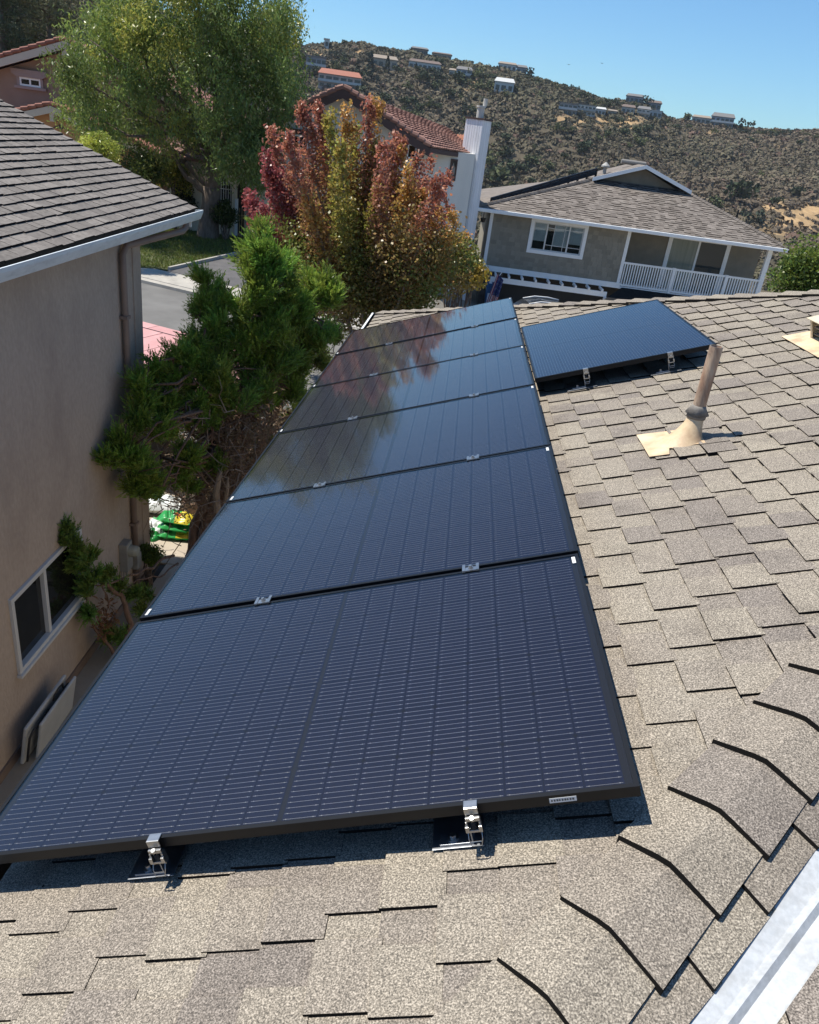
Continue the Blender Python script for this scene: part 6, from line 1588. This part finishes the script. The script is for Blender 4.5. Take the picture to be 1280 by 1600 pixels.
bm = bare_mask(np.stack([x, y, terr(x, y)], -1))
keep = (r < Dm + 6) & (RNG.random(n) > .04 * bare + bm) & (r > 85) & (RNG.random(n) > .55 * knoll)
x, y, r, az, bare = x[keep], y[keep], r[keep], az[keep], bare[keep]; n = len(x)
R_ = RNG.uniform(1.3, 2.9, n) * (1 + .35 * (RNG.random(n) < .08)) * np.where(r < 260, .72, 1.0)
mixg = np.clip(.5 + .45 * np.sin(x * .017 + 1) + .4 * np.sin(y * .023 + x * .01) + RNG.normal(size=n) * .25, 0, 1)[:, None]
left_green = sm((-x - 0) / 160)[:, None]
c1, c2, c3 = np.array([.135, .105, .072]), np.array([.112, .102, .060]), np.array([.078, .09, .048])
cols = c1 * (1 - mixg) + c2 * mixg; cols = cols * (1 - .55 * left_green) + c3 * .55 * left_green
cols = cols * (1 + .22 * np.sin(x * .031 + 2.2 * np.sin(y * .017)) * np.sin(y * .027 + 1.1))[:, None] * RNG.uniform(.82, 1.18, (n, 1)); red = RNG.random(n) < .03; cols[red] = np.array([.17, .11, .08])
P = np.stack([x, y, terr(x, y) - .35], -1)
V, C2 = tuft_cloud(P, R_, cols, 16)
tag(big_mesh('chaparral', V, np.arange(len(V)).reshape(-1, 4), M_SCRUB, None, C2), 'grey brown chaparral scrub covering the far hillside', 'scrub', kind='stuff')

# trees one can pick out on the hill, copies of a few kinds
M_TRK = mat('hill_trunk', (.06, .045, .035), .9)
def hill_tree_mesh(nm, hue, tall, nq, seed):
    rg_ = np.random.default_rng(seed); n = nq
    if tall:
        t = rg_.uniform(0, 1, n); rad = .42 * (1 - t) ** .7 + .04; a_ = rg_.uniform(0, 2 * pi, n); rr_ = rad * rg_.uniform(.5, 1, n) ** .5
        c = np.stack([rr_ * np.cos(a_), rr_ * np.sin(a_), .25 + t * 2.2], -1); s = .16
    else:
        lob = rg_.normal(size=(9, 3)) * np.array([.42, .42, .22]) + np.array([0, 0, .75]); k = rg_.integers(0, 9, n)
        d_ = rg_.normal(size=(n, 3)); d_ /= np.linalg.norm(d_, axis=1, keepdims=True); c = lob[k] + d_ * (.36 * rg_.uniform(.5, 1, (n, 1)) ** .5) * np.array([1, 1, .8]); s = .15
    u = rg_.normal(size=(n, 3)); u /= np.linalg.norm(u, axis=1, keepdims=True); v = np.cross(u, rg_.normal(size=(n, 3))); v /= np.linalg.norm(v, axis=1, keepdims=True)
    V = np.stack([c - u * s, c + v * s * .8, c + u * s, c - v * s * .8], 1).reshape(-1, 3)
    mb = MB(); mb.v = [tuple(p) for p in V]; mb.f = [tuple(range(4 * i, 4 * i + 4)) for i in range(n)]; mb.m = [0] * n
    me = mb.mesh(nm, [M_SCRUB, M_TRK]); at_ = me.attributes.new('Col', 'FLOAT_COLOR', 'FACE')
    cc_ = np.ones((len(mb.f), 4), np.float32); cc_[:, :3] = np.asarray(hue) * rg_.uniform(.65, 1.35, (len(mb.f), 1)); at_.data.foreach_set('color', cc_.ravel()); return me
tkm = MB(); tkm.tube([(0, 0, -.2), (0, 0, .3), (0, 0, .75)], [.06, .05, .03], 6); TKM = tkm.mesh('trunk', M_TRK)
OAK = [hill_tree_mesh('oak_tree', h, False, 130, s) for h, s in (((.055, .072, .036), 1), ((.080, .095, .042), 2), ((.11, .12, .05), 3), ((.048, .062, .040), 4))]
CYP = [hill_tree_mesh('conifer_tree', h, True, 130, s) for h, s in (((.034, .050, .036), 5), ((.048, .064, .04), 6))]
def hill_tree(px, py, h_px, kind, label, group):
    """px,py = foot in the photo, h_px = height there"""
    g_ = ground_hit(px, py)
    if g_ is None: return
    dist = (g_ - CAMP) @ FW; h = h_px / F * dist
    me = (CYP if kind >= 10 else OAK)[kind % 10]; s = h / (2.5 if kind >= 10 else 1.35)
    o = thing('conifer_tree' if kind >= 10 else 'oak_tree', label, 'tree', tuple(g_ - (0, 0, .1 * s)), RNG.uniform(0, 6.28), group)
    o.scale = (s * RNG.uniform(.9, 1.2), s * RNG.uniform(.9, 1.2), s)
    inst('crown', me, o); inst('trunk', TKM, o)
GN = 'trees dotted over the far hillside'
NAMED = [(577, 122, 38, 10, 'tall dark conifer left of the pair below the far ridge'), (604, 118, 28, 11, 'dark conifer right of the tall conifer on the far hill'), (558, 118, 24, 10, 'narrow dark conifer left of the tall conifer on the far hill'),
         (553, 66, 15, 0, 'round dark tree crowning the ridge at its left end'), (527, 68, 12, 3, 'dark round tree on the ridge left of the crowning tree'), (1157, 203, 17, 3, 'dark round tree right of the blue grey hilltop house'), (1206, 196, 14, 0, 'round dark tree standing alone on the right ridge'),
         (1008, 168, 17, 3, 'umbrella shaped dark tree above the hilltop house row'), (1072, 190, 14, 1, 'round olive tree at the right end of the hilltop house row'), (826, 122, 15, 3, 'square dark clipped tree beside the upper ridge houses'), (881, 205, 20, 11, 'dark conifer below the left end of the white house row'),
         (1145, 318, 42, 0, 'large dark green oak above the grey house roof'), (1118, 330, 24, 1, 'paler oak left of the large dark oak'), (1240, 308, 20, 0, 'dark oak at the edge of the dry grass on the right'), (1182, 352, 24, 3, 'dark round bush tree at the left of the dry grass'), (1207, 322, 18, 0, 'dark oak in front of the grassy knoll'), (1187, 276, 9, 2, 'small pale oak high on the slope to the right'),
         (775, 290, 34, 1, 'green oak left above the grey house roof'), (800, 275, 28, 0, 'dark green oak behind the pipe rack'), (764, 262, 26, 2, 'pale green oak right of the white chimney'), (830, 262, 22, 1, 'olive oak above the grey house hip'), (790, 245, 16, 3, 'dark oak on the slope over the chimney'),
         (747, 144, 18, 2, 'green tree left of the white hillside house'), (765, 140, 16, 1, 'green tree directly beside the white hillside house'), (790, 152, 12, 2, 'tree at the right of the white hillside house'), (735, 296, 26, 1, 'green oak half behind the tile house eave')]
for t_ in NAMED: hill_tree(t_[0], t_[1], t_[2], t_[3], t_[4], GN)
for k in range(190):
    px = RNG.uniform(455, 1290); el_ = np.interp(px, [p[0] for p in RIDGE_PX], [p[1] for p in RIDGE_PX])
    low = 95 if px < 700 else 60 if px < 880 else 22
    py = el_ + 3 + abs(RNG.normal()) * low * .45
    if py > 300: continue
    hill_tree(px, py, RNG.uniform(6, 13) * (1.1 if px < 700 else .8), int(RNG.choice([0, 0, 1, 2, 3, 3, 10])), 'small dark tree among scrub on the far hill', 'small trees on the far ridge')

for k in range(80):
    hill_tree(RNG.uniform(745, 1010) if k < 50 else RNG.uniform(560, 760), RNG.uniform(195, 318) if k < 50 else RNG.uniform(120, 200), RNG.uniform(9, 19), int(RNG.choice([0, 0, 1, 2, 3])), 'small dark tree among scrub on the far hill', 'small trees on the far ridge')
# ---- two birds high over the ridge
M_BIRD = mat('bird_dark', (.03, .03, .03), .9)
for (px, py, lb_) in ((889, 101, 'small dark bird gliding in the sky, the lower left of two'), (941, 99, 'small dark bird gliding in the sky, the right one of two')):
    p = at_y(px, py, 190); bd_ = thing('bird', lb_, 'bird', tuple(p), .5)
    m_ = MB(); m_.tube([(0, -.22, 0), (0, -.1, 0), (0, .1, 0), (0, .3, .0)], [.01, .06, .05, .01], 6); m_.build('body', M_BIRD, bd_)
    for s_ in (-1, 1):
        m_ = MB(); m_.prism([(s_ * .04, -.09, 0), (s_ * .30, -.07, .07), (s_ * .55, .06, .04), (s_ * .30, .06, .07), (s_ * .04, .09, 0)], (0, 0, .012)); m_.build('wing', M_BIRD, bd_)

# ---- houses on the hill
HW = {k: mat('hill_wall_' + k, c, .85) for k, c in dict(white=(.52, .52, .50), pale=(.42, .40, .36), grey=(.26, .27, .28), tan=(.38, .32, .25), pink=(.46, .36, .31), blue=(.24, .28, .33), brown=(.22, .17, .13)).items()}
HR = {k: mat('hill_roof_' + k, c, .85) for k, c in dict(grey=(.16, .155, .15), brown=(.15, .11, .09), red=(.36, .14, .09), tan=(.27, .22, .17), white=(.5, .5, .48)).items()}
M_HG = mat('hill_window', (.03, .035, .04), .15)
def hill_house(px, py, w_px, h_px, wall, roof, label, gable=True, nwin=4, floors=1, turn=0.0, depth=9.0):
    """px,py = middle of the foot line"""
    g_ = ground_hit(px, py)
    if g_ is None: return
    dist = (g_ - CAMP) @ FW; W_ = w_px / F * dist; H_ = h_px * 1.25 / F * dist
    azm = atan2(g_[0], g_[1])
    t = thing('hillside_house', label, 'house', tuple(g_ + np.array([0, 0, -.4])), -azm + turn, 'houses on the far hillside')
    rh = H_ * (.30 if gable else .08); wh_ = H_ - rh + .9; D_ = depth
    b = MB(); b.box(-W_ / 2, W_ / 2, 0, D_, -3.5, wh_); b.build('wall', HW[wall], t)
    r_ = MB(); o = .5
    if gable:
        r_.prism([(-W_ / 2 - o, -o, wh_), (W_ / 2 + o, -o, wh_), (W_ / 2 - W_ * .06, D_ / 2, wh_ + rh), (-W_ / 2 + W_ * .06, D_ / 2, wh_ + rh)], (0, 0, .25)); r_.prism([(-W_ / 2 + W_ * .06, D_ / 2, wh_ + rh), (W_ / 2 - W_ * .06, D_ / 2, wh_ + rh), (W_ / 2 + o, D_ + o, wh_), (-W_ / 2 - o, D_ + o, wh_)], (0, 0, .25))
        for s_ in (-1, 1): r_.poly([(s_ * (W_ / 2 + o), -o, wh_ + .2), (s_ * (W_ / 2 + o), D_ + o, wh_ + .2), (s_ * (W_ / 2 - W_ * .06), D_ / 2, wh_ + rh + .2)])
    else: r_.box(-W_ / 2 - o, W_ / 2 + o, -o, D_ + o, wh_ + .01, wh_ + rh)
    r_.build('roof', HR[roof], t)
    fh = wh_ / floors
    for f_ in range(floors):
        for k in range(nwin):
            xc = -W_ / 2 + W_ * (k + .5) / nwin + RNG.uniform(-.2, .2); ww = W_ / nwin * RNG.uniform(.28, .42)
            m_ = MB(); z0 = f_ * fh + fh * .32; m_.box(xc - ww, xc + ww, -.08, .0 - .005, z0, z0 + fh * .42); m_.build('window', M_HG, t)
    if floors > 1:
        m_ = MB(); m_.box(-W_ / 2 - .2, W_ / 2 + .2, -1.4, -.09, fh - .15, fh + .15); m_.box(-W_ / 2 - .2, W_ / 2 + .2, -1.4, -1.3, fh + .151, fh + 1.1); m_.build('balcony', HW['white'] if wall != 'white' else HW['pale'], t)
    return t
for a_ in [(530, 140, 66, 20, 'pink', 'red', 'pinkish block with an orange red tile roof just above the white stucco house', True, 6, 2),
           (493, 115, 30, 18, 'grey', 'grey', 'dark grey two storey house with balconies left on the far hill', False, 4, 2), (510, 76, 7, 10, 'white', 'white', 'tiny white tower house on the ridge at the left', False, 1, 1),
           (600, 108, 40, 14, 'tan', 'tan', 'tan house between the dark conifers on the far hill', True, 4, 1), (663, 111, 50, 11, 'white', 'brown', 'long low white house with a brown roof on the far hill', True, 7, 1),
           (709, 120, 16, 8, 'pale', 'tan', 'small pale house left of the blue grey hillside house', True, 2, 1), (724, 124, 24, 13, 'blue', 'grey', 'blue grey house above the patch of bare soil', True, 3, 2), (786, 146, 30, 16, 'white', 'white', 'bright white box house alone on the middle of the hill', True, 3, 1),
           (597, 73, 30, 9, 'brown', 'brown', 'brown house at the left end of the ridge row', True, 4, 1), (629, 80, 26, 9, 'tan', 'brown', 'tan ridge house second from the left', True, 4, 1), (655, 86, 26, 8, 'brown', 'grey', 'brown grey ridge house third from the left', True, 4, 1), (690, 92, 30, 6, 'tan', 'brown', 'low tan house on the thin end of the ridge row', True, 4, 1),
           (762, 103, 30, 6, 'pale', 'tan', 'pale flat house among trees on the upper ridge', False, 4, 1), (792, 111, 28, 9, 'white', 'tan', 'white house left of the clipped square tree', True, 4, 1), (814, 117, 16, 10, 'grey', 'grey', 'grey house left against the clipped square tree', True, 2, 1), (842, 122, 20, 8, 'grey', 'grey', 'grey house right of the clipped square tree', True, 3, 1),
           (886, 179, 28, 12, 'grey', 'grey', 'grey house at the left end of the white house row', False, 4, 2), (914, 180, 30, 11, 'white', 'grey', 'white terraced house second in the long row', False, 5, 2), (937, 180, 16, 8, 'white', 'white', 'white terraced house third in the long row', True, 3, 1), (956, 181, 14, 6, 'tan', 'tan', 'small tan house in the gap of the long row', True, 2, 1),
           (980, 179, 20, 10, 'pale', 'brown', 'pale house above the bare bank', True, 3, 1), (1004, 183, 20, 11, 'white', 'grey', 'white house above the right end of the bare bank', True, 3, 2), (1022, 186, 20, 9, 'white', 'white', 'white flat roofed house ending the long row', False, 3, 1),
           (990, 162, 26, 10, 'grey', 'grey', 'grey house on the crest left of the umbrella tree', True, 4, 1), (1020, 172, 22, 10, 'grey', 'brown', 'grey house on the crest right of the umbrella tree', True, 3, 1), (1094, 194, 28, 9, 'pale', 'tan', 'low pale house left of the blue grey hilltop house', True, 4, 1), (1126, 199, 34, 15, 'blue', 'grey', 'blue grey two storey house alone on the right crest', True, 5, 2),
           (1184, 203, 16, 5, 'pale', 'tan', 'low pale house between two dark trees on the right crest', True, 2, 1), (1203, 205, 14, 9, 'white', 'white', 'small white house under the lone round tree', False, 2, 1), (1262, 200, 36, 10, 'white', 'white', 'white house with wide windows at the right edge of the ridge', False, 5, 2), (1273, 205, 20, 6, 'grey', 'grey', 'grey lower wing house at the right edge of the ridge', False, 3, 1)]:
    hill_house(*a_)

# ---- dark pines above the brown house, top left
M_PINE = leaf_mat('pine_needles', .1, .8)
def pine(px, py_foot, py_top, Y, label, hue, wid=2.6):
    b0 = at_y(px, py_foot, Y); tpz = at_y(px, py_top, Y)[2]; zb = float(terr(b0[0], b0[1])); base = np.array([b0[0], b0[1], zb])
    t = thing('pine_tree', label, 'tree', tuple(base), group='dark pines above the brown house'); H_ = tpz - zb
    Cc = []; tk_ = MB(); tk_.tube([(0, 0, -.5), (.1, 0, H_ * .5), (.2, .1, H_ * .95)], [.4, .28, .06], 8)
    for k in range(44):
        f = RNG.uniform(.32, 1); a_ = RNG.uniform(0, 2 * pi); L_ = wid * (1.15 - f) * RNG.uniform(.6, 1.2) + .5
        e = np.array([cos(a_) * L_, sin(a_) * L_, H_ * f + RNG.uniform(-.2, .5)]); tk_.tube(bend((.15, 0, H_ * f - .2), e, 3, .1), [.07, .055, .04, .02], 5)
        Cc.append(e + RNG.normal(size=(170, 3)) * np.array([.55, .55, .32])); Cc.append(e * np.array([.6, .6, 1]) + RNG.normal(size=(90, 3)) * np.array([.5, .5, .3]))
    Cc = np.concatenate(Cc); leaves('crown', Cc, .34, .06, vary(hue, len(Cc), .35, .1), M_PINE, t); tk_.build('trunk', M_BARK, t, smooth=True)
pine(8, 130, -60, 58, 'darkest pine at the top left corner', (.085, .10, .052)); pine(38, 130, -90, 62, 'pine with a bare leaning trunk second from the top left corner', (.12, .13, .065)); pine(78, 110, -50, 60, 'olive pine above the brown house chimney side', (.17, .165, .08)); pine(112, 100, -30, 66, 'pale olive pine nearest the big leafy tree', (.22, .20, .11)); pine(-30, 130, -40, 60, 'dark pine cut by the left edge of the view', (.05, .06, .032)); pine(58, 110, -10, 70, 'dense low pine behind the other pines', (.06, .072, .034), 3.4)
# ================================================================== thin autumn haze: one closed box round everything, sky outside
hz = MB(); hz.box(-900, 900, -300, 1500, -60, 135)
M_HAZE = bpy.data.materials.new('thin_haze'); M_HAZE.use_nodes = True; nt = M_HAZE.node_tree; nt.nodes.clear()
ho = nt.nodes.new('ShaderNodeOutputMaterial'); hv = nt.nodes.new('ShaderNodeVolumePrincipled')
hv.inputs['Color'].default_value = (0.86, 0.91, 1.0, 1); hv.inputs['Density'].default_value = HAZE_D; hv.inputs['Anisotropy'].default_value = 0.2
nt.links.new(hv.outputs[0], ho.inputs['Volume'])
tag(hz.build('haze', M_HAZE), 'thin pale haze over the valley and far hillside', 'haze', kind='stuff')
